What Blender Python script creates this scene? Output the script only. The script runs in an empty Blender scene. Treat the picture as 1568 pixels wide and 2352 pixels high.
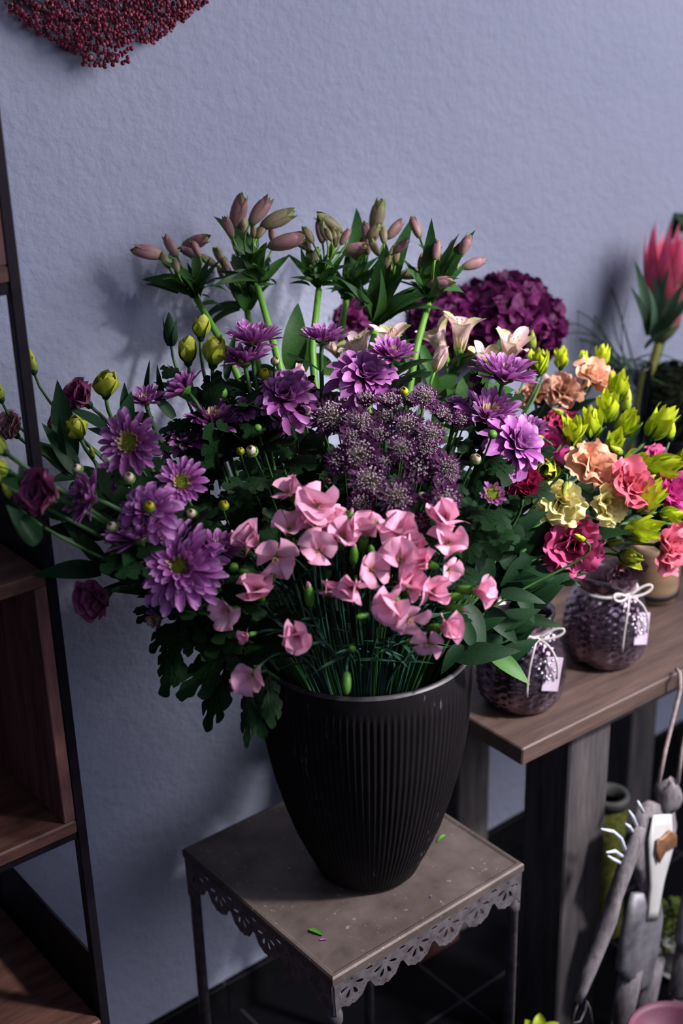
import bpy, math, random
import numpy as np
from mathutils import Vector, Matrix, Quaternion
random.seed(7); RNG = np.random.default_rng(7)
S = bpy.context.scene
COL = S.collection
PI = math.pi

# ---------------------------------------------------------------- camera
FPX, PITCH, ROLL, YAW, CH = 2925.566, math.radians(22.3116), math.radians(-1.49132), math.radians(51.2918), 1.5944
CAM = Vector((0, 0, CH))
FW = Vector((math.cos(YAW)*math.cos(PITCH), math.sin(YAW)*math.cos(PITCH), -math.sin(PITCH)))
_r = Vector((math.sin(YAW), -math.cos(YAW), 0)); _u = _r.cross(FW)
RT = _r*math.cos(ROLL) + _u*math.sin(ROLL); UP = -_r*math.sin(ROLL) + _u*math.cos(ROLL)
cd = bpy.data.cameras.new('camera'); cam = bpy.data.objects.new('camera', cd); COL.objects.link(cam)
cam.matrix_world = Matrix(((RT.x, UP.x, -FW.x, 0), (RT.y, UP.y, -FW.y, 0), (RT.z, UP.z, -FW.z, CH), (0, 0, 0, 1)))
cd.sensor_fit = 'VERTICAL'; cd.sensor_height = 36; cd.sensor_width = 24; cd.lens = FPX/2352*36
cd.clip_start = .02
cd.dof.use_dof = True; cd.dof.focus_distance = 1.46; cd.dof.aperture_fstop = 3.2
S.camera = cam

# ---------------------------------------------------------------- light
w = bpy.data.worlds.new('world'); S.world = w; w.use_nodes = True
w.node_tree.nodes['Background'].inputs[0].default_value = (.40, .47, .80, 1)
w.node_tree.nodes['Background'].inputs[1].default_value = .15
def area(name, loc, aim, size, power, color):
    l = bpy.data.lights.new(name, 'AREA'); l.shape = 'RECTANGLE'; l.size, l.size_y = size; l.energy = power; l.color = color
    o = bpy.data.objects.new(name, l); COL.objects.link(o); o.location = loc
    o.rotation_euler = (Vector(aim)-Vector(loc)).to_track_quat('-Z', 'Y').to_euler(); return o
area('shop_window_light', (3.1, -1.0, 2.5), (.95, 1.1, .9), (2.4, 1.9), 148, (.97, .93, 1.0))
def spot(name, loc, aim, ang, power, color, rad=.04):
    l = bpy.data.lights.new(name, 'SPOT'); l.energy = power; l.color = color; l.spot_size = math.radians(ang); l.spot_blend = .7; l.shadow_soft_size = rad
    o = bpy.data.objects.new(name, l); COL.objects.link(o); o.location = loc; o.rotation_euler = (Vector(aim)-Vector(loc)).to_track_quat('-Z', 'Y').to_euler()
spot('ceiling_spot_lamp', (1.95, -.75, 2.75), (1.16, .98, .90), 27, 640, (1.0, .95, .97), .11)
area('rear_fill_light', (.2, -2.2, 2.6), (.9, 1.3, .8), (2.0, 1.6), 22, (.70, .74, 1.0))  # weak fill added behind the camera to lift the crates and lower wall
S.view_settings.view_transform = 'Standard'; S.view_settings.look = 'None'
S.view_settings.exposure = 0; S.view_settings.gamma = 1; S.view_settings.use_curve_mapping = False

# ---------------------------------------------------------------- helpers
def at(px, py, d):
    """The point seen at a pixel of the photograph at depth d."""
    return CAM + (FW + RT*((px-784)/FPX) - UP*((py-1176)/FPX))*d
def at_y(px, py, y):
    r = at(px, py, 1)-CAM; return CAM + r*(y/r.y)
def at_z(px, py, z):
    r = at(px, py, 1)-CAM; return CAM + r*((z-CH)/r.z)
def depth(p): return (Vector(p)-CAM).dot(FW)
def facing(f): return (RT*f[0] + UP*f[1] - FW*f[2]).normalized()
VASE = Vector((.875, 1.055, .536))
def dome(px, py, k=1.0):
    """Where the line of sight meets the dome of the bouquet (or comes closest to it)."""
    C0 = np.array((.875, 1.055, .87)); R = np.array((.27, .27, .30))*k
    d = np.array(at(px, py, 1)-CAM)/R; o = (np.array(CAM)-C0)/R
    a = d@d; b = o@d; c = o@o-1; D = b*b-a*c
    return float((-b-math.sqrt(D))/a) if D > 0 else float(-b/a)

def tag(o, label=None, cat=None, group=None, kind=None):
    for k, v in (('label', label), ('category', cat), ('group', group), ('kind', kind)):
        if v: o[k] = v
    return o
def empty(name, loc, label=None, cat=None, group=None):
    o = bpy.data.objects.new(name, None); COL.objects.link(o); o.location = loc; o.empty_display_size = .02
    return tag(o, label, cat, group)

class MB:
    """Collects grids, tubes and lathed shapes into one mesh."""
    def __init__(s): s.v, s.f, s.u, s.n = [], [], [], 0
    def grid(s, P, U, wrap=False, cap=False):
        P = np.asarray(P, float); n, m = P.shape[:2]; U = np.broadcast_to(np.asarray(U, float), (n, m))
        b = s.n; s.v.append(P.reshape(-1, 3)); s.u.append(U.reshape(-1)); s.n += n*m
        for i in range(n-1):
            for j in range(m if wrap else m-1):
                k = (j+1) % m; s.f.append((b+i*m+j, b+i*m+k, b+(i+1)*m+k, b+(i+1)*m+j))
        if cap: s.f.append(tuple(b+j for j in range(m))[::-1]); s.f.append(tuple(b+(n-1)*m+j for j in range(m)))
    def lathe(s, prof, n=14, M=None, u=None, cap=True, fn=None):
        t = np.linspace(0, 2*PI, n, endpoint=False); P = np.zeros((len(prof), n, 3))
        for i, (r, z) in enumerate(prof):
            rr = r if fn is None else fn(r, z, t)
            P[i, :, 0] = rr*np.cos(t); P[i, :, 1] = rr*np.sin(t); P[i, :, 2] = z
        if M is not None: P = xf(P, M)
        U = np.linspace(0, 1, len(prof))[:, None] if u is None else u
        s.grid(P, U, wrap=True, cap=cap)
    def tube(s, pts, rad, n=6, cap=True, u=None):
        p = np.asarray([tuple(q) for q in pts], float); k = len(p)
        rad = np.broadcast_to(np.asarray(rad, float), (k,))
        T = np.gradient(p, axis=0); T /= np.linalg.norm(T, axis=1)[:, None]+1e-12
        a = np.array((0, 0, 1.)) if abs(T[0][2]) < .9 else np.array((1., 0, 0))
        N = np.cross(T[0], a); N /= np.linalg.norm(N); t = np.linspace(0, 2*PI, n, endpoint=False); P = np.zeros((k, n, 3))
        for i in range(k):
            N = N-T[i]*(N@T[i]); N /= np.linalg.norm(N)+1e-12; B = np.cross(T[i], N)
            P[i] = p[i] + rad[i]*(np.cos(t)[:, None]*N + np.sin(t)[:, None]*B)
        s.grid(P, np.linspace(0, 1, k)[:, None] if u is None else u, wrap=True, cap=cap)
    def box(s, a, b, M=None, u=.5, bev=0):
        a, b = np.minimum(a, b), np.maximum(a, b)
        if bev:
            e = bev; X = [(a[0], b[0]), (a[1], b[1]), (a[2], b[2])]; ring = []
            for z, k in ((a[2], e), (a[2]+e, 0), (b[2]-e, 0), (b[2], e)):
                x0, x1, y0, y1 = a[0]+k, b[0]-k, a[1]+k, b[1]-k
                ring.append([(x0+e, y0, z), (x1-e, y0, z), (x1, y0+e, z), (x1, y1-e, z), (x1-e, y1, z), (x0+e, y1, z), (x0, y1-e, z), (x0, y0+e, z)])
        else: ring = [[(a[0], a[1], z), (b[0], a[1], z), (b[0], b[1], z), (a[0], b[1], z)] for z in (a[2], b[2])]
        P = np.array(ring, float)
        if M is not None: P = xf(P, M)
        s.grid(P, u, wrap=True, cap=True)
    def ball(s, c, r, n=8, m=5, u=.5, sc=(1, 1, 1)):
        th = np.linspace(.02, PI-.02, m+1); t = np.linspace(0, 2*PI, n, endpoint=False)
        P = np.stack([np.sin(th)[:, None]*np.cos(t)*sc[0], np.sin(th)[:, None]*np.sin(t)*sc[1], (np.cos(th)[:, None]+0*t)*sc[2]], -1)*r + np.array(tuple(c))
        s.grid(P[::-1], u, wrap=True, cap=True)
    def mesh(s, name, mat, smooth=True):
        me = bpy.data.meshes.new(name)
        V = np.concatenate(s.v); me.from_pydata(V.tolist(), [], s.f)
        at_ = me.attributes.new('u', 'FLOAT', 'POINT'); at_.data.foreach_set('value', np.concatenate(s.u).astype(np.float32))
        if smooth: me.polygons.foreach_set('use_smooth', [True]*len(me.polygons))
        me.materials.append(mat); me.update(); return me
    def obj(s, name, mat, parent=None, smooth=True, loc=None):
        return link(name, s.mesh(name, mat, smooth), parent, loc)
def link(name, me, parent=None, loc=None, q=None, sc=1.0):
    o = bpy.data.objects.new(name, me); COL.objects.link(o)
    if parent: o.parent = parent
    if loc is not None: o.location = loc
    if q is not None: o.rotation_mode = 'QUATERNION'; o.rotation_quaternion = q
    o.scale = (sc, sc, sc) if not isinstance(sc, tuple) else sc
    return o
def xf(P, M): M = np.array(M); return P@M[:3, :3].T + M[:3, 3]
def frame(p, d, spin=0):
    return Matrix.Translation(p) @ (Vector(d).to_track_quat('Z', 'Y') @ Quaternion((0, 0, 1), spin)).to_matrix().to_4x4()
def ease(mat): return mat
def bez(p0, p1, p2, p3, n=12):
    return [(p0*(1-t)**3 + p1*3*t*(1-t)**2 + p2*3*t*t*(1-t) + p3*t**3) for t in np.linspace(0, 1, n)]

def petal(mb, az, r0, z0, L, W, a0, a1, cup=.0, ruf=0., rk=6., nu=7, nv=5, shape='oval', bow=1.0, twist=0., jag=0., ph=None, M=None, u0=0., u1=1.):
    """One petal: a strip or fan that starts at radius r0 and rises at a0 degrees, ending at a1."""
    u = np.linspace(0, 1, nu)[:, None]; v = np.linspace(-1, 1, nv)[None, :]
    ph = RNG.uniform(0, 6.28) if ph is None else ph
    if shape == 'fan':
        half = W; a = v*half; rr = u*(1-.10*v**2*u + jag*np.sin(11*v+ph)*u**4)
        s_ = rr*L*np.cos(a*.8); t = np.sin(a)*rr*L; wid = L*math.sin(half)
    elif shape == 'strap':
        wp = W*(.5+.5*np.sin(np.clip(u/.75, 0, 1)*PI/2))*np.sqrt(np.clip(1-np.clip((u-.72)/.29, 0, 1)**2, 0, 1)); s_ = u*L+0*v; t = wp*v; wid = W
    elif shape == 'point':
        wp = W*np.sin(PI*np.clip(u*.93+.07, 0, 1)**.75)**.9*(1-.25*u); s_ = u*L+0*v; t = wp*v; wid = W
    elif shape == 'lobed':
        wp = W*(np.sin(PI*(u*.94+.05)**.85)**.6*.9)*(.25+.75*np.abs(np.sin(PI*(u*2.5+.30)))**.7); wp = np.where(u < .2, wp*.25+W*.03, wp)
        t = wp*v; s_ = u*L + .55*np.abs(t); wid = W
        s_ = s_ + .012*L*np.sin(19*t/W+5*u)
    else:
        wp = W*np.sin(PI*np.clip(u*.95+.05, 0, 1))**.7; s_ = u*L+0*v; t = wp*v; wid = W
    k = np.linspace(0, 1.35, 60); ang = np.radians(a0+(a1-a0)*np.minimum(k, 1.2)**bow)
    ds = L*(k[1]-k[0]); R = r0+np.concatenate([[0], np.cumsum(np.cos(ang[:-1])*ds)]); Z = z0+np.concatenate([[0], np.cumsum(np.sin(ang[:-1])*ds)])
    x = s_/L; r = np.interp(x, k, R); z = np.interp(x, k, Z); an = np.interp(x, k, ang)
    tn = t/max(wid, 1e-9)
    nn = cup*wid*tn**2 + ruf*wid*np.sin(rk*tn+ph)*u**2 + ruf*.6*wid*np.sin(rk*.5*tn+4*u+ph*2)*u**1.5
    if twist: nn = nn + t*np.sin(twist*u)
    r = r - np.sin(an)*nn; z = z + np.cos(an)*nn
    ca, sa = math.cos(az), math.sin(az)
    P = np.stack([r*ca - t*sa, r*sa + t*ca, z+0*v], -1)
    if M is not None: P = xf(P, M)
    mb.grid(P, u0+(u1-u0)*u+0*v)

# ---------------------------------------------------------------- materials
def new_mat(name):
    m = bpy.data.materials.new(name); m.use_nodes = True; nt = m.node_tree; return m, nt, nt.nodes['Principled BSDF']
def ramp(nt, fac, stops):
    r = nt.nodes.new('ShaderNodeValToRGB'); e = r.color_ramp.elements
    while len(e) < len(stops): e.new(.5)
    for x, (p, c) in zip(e, stops): x.position = p; x.color = (*c, 1)
    nt.links.new(fac, r.inputs[0]); return r.outputs[0]
def noise(nt, scale, detail=4, vec=None, rough=.55):
    n = nt.nodes.new('ShaderNodeTexNoise'); n.inputs['Scale'].default_value = scale; n.inputs['Detail'].default_value = detail; n.inputs['Roughness'].default_value = rough
    if vec: nt.links.new(vec, n.inputs['Vector'])
    return n.outputs['Fac']
def coords(nt, scale=(1, 1, 1), rot=(0, 0, 0), kind='Object'):
    t = nt.nodes.new('ShaderNodeTexCoord'); m = nt.nodes.new('ShaderNodeMapping')
    m.inputs['Scale'].default_value = scale; m.inputs['Rotation'].default_value = rot
    nt.links.new(t.outputs[kind], m.inputs[0]); return m.outputs[0]
def mix(nt, a, b, fac, mode='MIX'):
    m = nt.nodes.new('ShaderNodeMix'); m.data_type = 'RGBA'; m.blend_type = mode
    for k, v in ((0, fac), (6, a), (7, b)):
        if isinstance(v, bpy.types.NodeSocket): nt.links.new(v, m.inputs[k])
        else: m.inputs[k].default_value = v if k == 0 else (*v, 1)
    return m.outputs[2]
def bump(nt, bs, h, strength=.3, dist=.01):
    b = nt.nodes.new('ShaderNodeBump'); b.inputs['Strength'].default_value = strength; b.inputs['Distance'].default_value = dist
    nt.links.new(h, b.inputs['Height']); nt.links.new(b.outputs[0], bs.inputs['Normal'])
def soft(name, stops, rough=.55, trans=.3, var=.25, spec=.25, nscale=60):
    """Petal or leaf: colour runs from base (0) to tip (1), some light passes through."""
    m, nt, bs = new_mat(name)
    a = nt.nodes.new('ShaderNodeAttribute'); a.attribute_name = 'u'
    c = ramp(nt, a.outputs['Fac'], stops)
    n = ramp(nt, noise(nt, nscale, 3, coords(nt)), ((.25, (1-var,)*3), (.8, (1+var*.4,)*3)))
    c = mix(nt, c, n, 1.0, 'MULTIPLY')
    oi = nt.nodes.new('ShaderNodeObjectInfo')
    hv = nt.nodes.new('ShaderNodeHueSaturation'); mr = nt.nodes.new('ShaderNodeMapRange'); mr.inputs[3].default_value = 1-var*.6; mr.inputs[4].default_value = 1+var*.5
    nt.links.new(oi.outputs['Random'], mr.inputs[0]); nt.links.new(mr.outputs[0], hv.inputs['Value']); nt.links.new(c, hv.inputs['Color']); c = hv.outputs[0]
    nt.links.new(c, bs.inputs['Base Color']); bs.inputs['Roughness'].default_value = rough; bs.inputs['Specular IOR Level'].default_value = spec
    if trans:
        t = nt.nodes.new('ShaderNodeBsdfTranslucent'); nt.links.new(c, t.inputs[0]); x = nt.nodes.new('ShaderNodeMixShader'); x.inputs[0].default_value = trans
        nt.links.new(bs.outputs[0], x.inputs[1]); nt.links.new(t.outputs[0], x.inputs[2]); nt.links.new(x.outputs[0], nt.nodes['Material Output'].inputs[0])
    return m
def plain(name, col, rough=.5, metal=0., var=.3, nscale=30, spec=.4, bmp=0., stretch=(1, 1, 1)):
    m, nt, bs = new_mat(name)
    n = noise(nt, nscale, 5, coords(nt, stretch)); c = ramp(nt, n, ((.3, tuple(x*(1-var) for x in col)), (.7, tuple(min(1, x*(1+var)) for x in col))))
    nt.links.new(c, bs.inputs['Base Color']); bs.inputs['Roughness'].default_value = rough; bs.inputs['Metallic'].default_value = metal; bs.inputs['Specular IOR Level'].default_value = spec
    if bmp: bump(nt, bs, n, bmp, .004)
    return m
def wood(name, dark, light, stretch, scale=9, rough=.55, bmp=.25, tint=None):
    m, nt, bs = new_mat(name); v = coords(nt, stretch)
    n1 = noise(nt, scale, 6, v, .65); n2 = noise(nt, scale*6, 3, v)
    c = ramp(nt, n1, ((.3, dark), (.52, tuple((a+b)/2 for a, b in zip(dark, light))), (.72, light)))
    c = mix(nt, c, ramp(nt, n2, ((.3, (.6,)*3), (.7, (1.1,)*3))), .6, 'MULTIPLY')
    nt.links.new(c, bs.inputs['Base Color']); bs.inputs['Roughness'].default_value = rough; bs.inputs['Specular IOR Level'].default_value = .3
    bump(nt, bs, n1, bmp, .003); return m

def wall_mat():
    m, nt, bs = new_mat('plaster'); v = coords(nt, (1, 1, 1))
    n = noise(nt, 60, 3, v, .6); n2 = noise(nt, 3, 2, v)
    c = ramp(nt, n2, ((.3, (.255, .275, .36)), (.7, (.28, .30, .385)))); nt.links.new(c, bs.inputs['Base Color'])
    bs.inputs['Roughness'].default_value = .85; bs.inputs['Specular IOR Level'].default_value = .2; bump(nt, bs, n, .5, .006); return m
def tile_mat():
    m, nt, bs = new_mat('black_tile'); v = coords(nt)
    b = nt.nodes.new('ShaderNodeTexBrick'); b.offset = 0; b.inputs['Scale'].default_value = 1
    b.inputs['Brick Width'].default_value = .30; b.inputs['Row Height'].default_value = .30; b.inputs['Mortar Size'].default_value = .0022
    b.inputs['Color1'].default_value = (.0025, .0025, .004, 1); b.inputs['Color2'].default_value = (.004, .004, .005, 1); b.inputs['Mortar'].default_value = (.022, .024, .03, 1)
    nt.links.new(v, b.inputs['Vector']); nt.links.new(b.outputs[0], bs.inputs['Base Color']); bs.inputs['Roughness'].default_value = .5; bs.inputs['Specular IOR Level'].default_value = .06; return m
def vase_mat():
    m, nt, bs = new_mat('dark_glaze'); v = coords(nt, (1, 1, .22))
    n = noise(nt, 150, 3, v); g = noise(nt, 14, 3, coords(nt))
    k = nt.nodes.new('ShaderNodeMath'); k.operation = 'MULTIPLY'; nt.links.new(n, k.inputs[0]); nt.links.new(g, k.inputs[1])
    c = ramp(nt, k.outputs[0], ((.0, (.0055, .0045, .0055)), (.38, (.009, .0075, .009)), (.48, (.12, .10, .13)))); nt.links.new(c, bs.inputs['Base Color'])
    bs.inputs['Roughness'].default_value = .68; bs.inputs['Specular IOR Level'].default_value = .09; return m

GREEN = dict(
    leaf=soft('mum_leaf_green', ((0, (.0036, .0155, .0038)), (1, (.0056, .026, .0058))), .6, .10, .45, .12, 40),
    bright=soft('alstroemeria_leaf_green', ((0, (.035, .10, .015)), (1, (.018, .070, .018))), .5, .2, .35, .2, 30),
    lis=soft('lisianthus_leaf_green', ((0, (.0070, .030, .0105)), (1, (.0115, .048, .0145))), .55, .18, .35, .2, 25),
    stem=soft('stem_green', ((0, (.025, .075, .02)), (1, (.03, .10, .025))), .5, 0, .2),
    alst=soft('alstroemeria_stem_green', ((0, (.10, .26, .03)), (1, (.08, .20, .02))), .45, 0, .2),
    carn=soft('carnation_stem_green', ((0, (.014, .048, .034)), (1, (.024, .075, .045))), .6, 0, .35, .15),
    calyx=soft('calyx_green', ((0, (.03, .11, .02)), (.6, (.07, .22, .02)), (1, (.10, .26, .03))), .45, .1, .25))
PET = dict(
    mum=soft('mum_purple', ((0, (.19, .04, .15)), (.3, (.26, .05, .22)), (.75, (.38, .10, .36)), (1, (.56, .27, .55))), .5, .28, .3, .3),
    inner=soft('mum_inner', ((0, (.40, .32, .08)), (.5, (.50, .38, .16)), (1, (.66, .52, .36))), .55, .2, .25),
    disc=soft('mum_disc', ((0, (.10, .14, .008)), (.55, (.19, .22, .012)), (1, (.48, .42, .05))), .7, 0, .5, .2, 400),
    cream=soft('mum_bud_cream', ((0, (.25, .22, .05)), (.5, (.60, .50, .32)), (1, (.75, .62, .52))), .55, .1, .2),
    yellow=soft('mum_bud_yellow', ((0, (.20, .25, .02)), (1, (.70, .50, .02))), .6, .1, .2),
    bract=soft('astrantia_bract', ((0, (.30, .24, .28)), (.3, (.09, .015, .075)), (1, (.055, .008, .05))), .55, .15, .4),
    fil=soft('astrantia_filament', ((0, (.42, .44, .20)), (.45, (.24, .20, .16)), (.75, (.22, .13, .19)), (1, (.52, .40, .48))), .6, .1, .3),
    pink=soft('carnation_pink', ((0, (.84, .52, .48)), (.25, (.86, .36, .50)), (.7, (.92, .49, .65)), (1, (.90, .42, .58))), .5, .25, .15, .2, 40),
    stamen=soft('stamen', ((0, (.70, .45, .35)), (1, (.55, .32, .16))), .6, .1, .2),
    apink=soft('alstroemeria_bud', ((0, (.20, .22, .07)), (.3, (.30, .19, .16)), (.75, (.32, .15, .17)), (.9, (.20, .15, .07)), (1, (.10, .14, .03))), .5, .12, .35),
    agreen=soft('alstroemeria_bud_green', ((0, (.14, .17, .03)), (.45, (.28, .22, .14)), (1, (.14, .20, .03))), .5, .12, .3),
    acream=soft('alstroemeria_open', ((0, (.55, .55, .14)), (.25, (.88, .72, .58)), (.7, (.92, .68, .68)), (1, (.88, .66, .66))), .5, .3, .2),
    amark=soft('alstroemeria_mark', ((0, (.35, .38, .06)), (1, (.22, .30, .04))), .5, .2, .2),
    mauve=soft('lisianthus_mauve', ((0, (.28, .18, .12)), (.4, (.29, .095, .16)), (1, (.24, .050, .14))), .55, .22, .3, .25, 25),
    pale=soft('lisianthus_pale', ((0, (.30, .30, .10)), (.4, (.44, .24, .22)), (1, (.40, .20, .24))), .55, .22, .3),
    lime=soft('lisianthus_lime', ((0, (.24, .38, .02)), (.5, (.48, .60, .02)), (1, (.60, .66, .03))), .5, .25, .25, .25, 35),
    limebud=soft('lisianthus_bud_lime', ((0, (.10, .20, .02)), (.5, (.34, .40, .03)), (1, (.45, .48, .05))), .5, .15, .25, .25, 30),
    cream2=soft('lisianthus_cream', ((0, (.50, .50, .10)), (.45, (.82, .74, .30)), (1, (.86, .78, .36))), .5, .28, .15, .25, 30),
    peach=soft('lisianthus_peach', ((0, (.64, .54, .24)), (.45, (.86, .54, .36)), (1, (.84, .46, .30))), .5, .28, .2, .25, 30),
    tan=soft('lisianthus_tan', ((0, (.40, .34, .14)), (.45, (.58, .32, .18)), (1, (.54, .28, .20))), .5, .25, .25, .25, 30),
    rose=soft('lisianthus_rose', ((0, (.45, .25, .18)), (.4, (.62, .10, .22)), (1, (.60, .09, .24))), .5, .25, .3, .25, 30),
    coral=soft('lisianthus_coral', ((0, (.60, .35, .20)), (.4, (.74, .20, .22)), (1, (.74, .16, .24))), .5, .28, .25, .25, 30),
    crimson=soft('lisianthus_crimson', ((0, (.35, .12, .10)), (.4, (.40, .03, .09)), (1, (.42, .03, .11))), .5, .22, .3, .25, 30),
    magenta=soft('lisianthus_magenta', ((0, (.45, .20, .25)), (.4, (.58, .06, .26)), (1, (.56, .05, .26))), .5, .25, .3, .25, 30),
    plum=soft('hydrangea_plum', ((0, (.03, .002, .02)), (.5, (.095, .006, .062)), (1, (.19, .018, .13))), .55, .15, .5, .2, 20),
    protea=soft('protea_pink', ((0, (.08, .13, .06)), (.38, (.14, .13, .07)), (.52, (.55, .07, .12)), (.8, (.82, .09, .21)), (1, (.86, .30, .38))), .5, .15, .3, .25, 30),
    grey=soft('protea_leaf', ((0, (.07, .13, .07)), (1, (.05, .11, .06))), .5, .1, .3))
def patina_mat():
    m, nt, bs = new_mat('stool_patina'); v = coords(nt); n = noise(nt, 17, 6, v, .65); n2 = noise(nt, 130, 3, v); n3 = noise(nt, 5, 3, v)
    c = ramp(nt, n, ((.28, (.055, .042, .040)), (.5, (.10, .080, .074)), (.72, (.135, .110, .104)))); c = mix(nt, c, ramp(nt, n3, ((.35, (.75, .70, .66)), (.65, (1.1, 1.08, 1.06)))), .8, 'MULTIPLY')
    sp = ramp(nt, n2, ((.66, (0, 0, 0)), (.74, (1, 1, 1)))); c = mix(nt, c, (.24, .20, .20), sp); nt.links.new(c, bs.inputs['Base Color'])
    bs.inputs['Roughness'].default_value = .5; bs.inputs['Metallic'].default_value = .25; bs.inputs['Specular IOR Level'].default_value = .35; bump(nt, bs, n2, .12, .002); return m
M = dict(
    plaster=wall_mat(), tile=tile_mat(), vase=vase_mat(),
    patina=patina_mat(),
    iron=plain('stool_iron', (.13, .115, .125), .5, .5, .4, 60, .4, .2),
    black=plain('black_steel', (.008, .006, .010), .5, .2, .3, 40, .2), skirting=plain('black_skirting', (.004, .004, .005), .5, 0, .3, 40, .08),
    crate=wood('crate_wood', (.035, .015, .013), (.13, .058, .042), (1.2, 9, 9), 5),
    crate_side=wood('crate_side_wood', (.06, .026, .03), (.24, .11, .095), (9, 9, 1), 5),  # upright grain; brighter than the other panels, light on the inner side painted in
    bench=wood('bench_wood', (.046, .030, .027), (.125, .080, .064), (1, 12, 12), 3.5, .5),
    beam=wood('grey_beam', (.026, .025, .032), (.100, .086, .082), (10, 10, 1), 4, .75, .5),
    drift=wood('driftwood', (.05, .042, .045), (.29, .26, .275), (6, 6, 1.5), 9, .8, .6),
    zinc=plain('zinc_sheet', (.17, .165, .18), .55, .3, .5, 26, .5, .1),
    white=plain('white_paint', (.50, .49, .47), .6, 0, .12, 20),
    copper=plain('copper_heart', (.24, .12, .06), .5, .4, .4, 60, .4, .3),
    raffia=plain('raffia', (.50, .52, .60), .7, 0, .2, 60),
    cord=plain('grey_cord', (.24, .19, .18), .85, 0, .3, 200),
    ribbon=plain('grey_ribbon', (.46, .42, .41), .7, 0, .15, 80),
    tagc=plain('lilac_tag', (.40, .32, .40), .5, 0, .15, 30),
    moss=plain('moss_green', (.055, .06, .012), .95, 0, .6, 90, .1, .8),
    brick=plain('red_brown_block', (.035, .013, .011), .6, 0, .4, 20, .3),
    tan=plain('pale_wood', (.20, .13, .075), .6, 0, .25, 14, .3, .1, (1, 1, 5)),
    pinkpot=plain('pink_bowl', (.15, .045, .075), .5, 0, .2, 20),
    darkmoss=plain('dark_moss', (.012, .016, .008), .95, 0, .6, 60, .1, .8),
    soil=plain('dark_soil', (.008, .007, .006), .95, 0, .5, 80, .1, .5))
def jar_mat():
    m, nt, bs = new_mat('mercury_glass'); n = noise(nt, 26, 4, coords(nt))
    c = ramp(nt, n, ((.35, (.06, .035, .05)), (.65, (.34, .25, .31)))); nt.links.new(c, bs.inputs['Base Color'])
    bs.inputs['Metallic'].default_value = .9; bs.inputs['Roughness'].default_value = .10; return m
M['jar'] = jar_mat()
def glass_mat(name, col, rough=.02):
    m, nt, bs = new_mat(name); bs.inputs['Base Color'].default_value = (*col, 1); bs.inputs['Transmission Weight'].default_value = 1; bs.inputs['Roughness'].default_value = rough; bs.inputs['IOR'].default_value = 1.45; return m
M['glass'] = glass_mat('clear_glass', (.9, .95, .93)); 
def gem_mat():
    m, nt, bs = new_mat('rhinestone'); bs.inputs['Base Color'].default_value = (.9, .86, .88, 1); bs.inputs['Metallic'].default_value = .9; bs.inputs['Roughness'].default_value = .12; return m
M['gem'] = gem_mat()
def berry_mat():
    m, nt, bs = new_mat('dried_berry'); a = nt.nodes.new('ShaderNodeAttribute'); a.attribute_name = 'u'
    c = ramp(nt, a.outputs['Fac'], ((0, (.06, .004, .014)), (.6, (.20, .012, .045)), (.85, (.32, .04, .085)), (1, (.46, .22, .18)))); nt.links.new(c, bs.inputs['Base Color']); bs.inputs['Roughness'].default_value = .6; return m
M['berry'] = berry_mat()

# ---------------------------------------------------------------- setting
def struct(name, mb, mat, smooth=False): return tag(mb.obj(name, mat, None, smooth), kind='structure')
m = MB(); m.box((-1.2, 1.44, 0), (4.2, 1.54, 2.9)); struct('wall_back', m, M['plaster'])
m = MB(); m.box((-1.2, -2.6, -.08), (4.2, 1.44, 0)); struct('floor', m, M['tile'])
m = MB(); xs = np.arange(-1.2+.274, 4.2, .3)
for a, b in zip([-1.2]+list(xs), list(xs)+[4.2]): m.box((a+.0012, 1.428, .002), (b-.0012, 1.4395, .070), bev=.001)
struct('baseboard_back', m, M['skirting'])
m = MB(); m.box((-1.2, 1.431, 0), (4.2, 1.4399, .0695)); struct('trim_1', m, plain('grout', (.03, .034, .042), .9))

# ---------------------------------------------------------------- shelf rack with wooden crates
RX, RY = .527, 1.14
rk = empty('shelf_rack', (.19, 1.28, 0), 'tall black steel shelf rack standing against the wall with wooden crates in it', 'shelf')
o0 = Vector((.19, 1.28, 0))
def part(name, mat, root, fn, smooth=False):
    mb = MB(); fn(mb); return mb.obj(name, mat, root, smooth)
def bx(root, name, mat, a, b, bev=.001):
    l = root.location; mb = MB(); mb.box(Vector(a)-l, Vector(b)-l, bev=bev); return mb.obj(name, mat, root, False)
for x in (RX-.012, -.15):
    for y in (RY, 1.424): bx(rk, 'post', M['black'], (x, y, 0), (x+.012, y+.012, 1.95))
LEV = (.436, 1.040, 1.644)
for z in LEV:
    for x in (RX-.0085, -.145): bx(rk, 'side_plate', M['black'], (x, RY+.012, z-.03), (x+.004, 1.424, z+.085), .0005)
for z in (.110, .700, 1.331):
    for x in (RX-.012, -.15): bx(rk, 'rail', M['black'], (x, RY+.012, z), (x+.012, 1.424, z+.012))
    for y in (RY+.002, 1.424): bx(rk, 'rail', M['black'], (-.138, y, z), (RX-.012, y+.010, z+.012))
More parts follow.
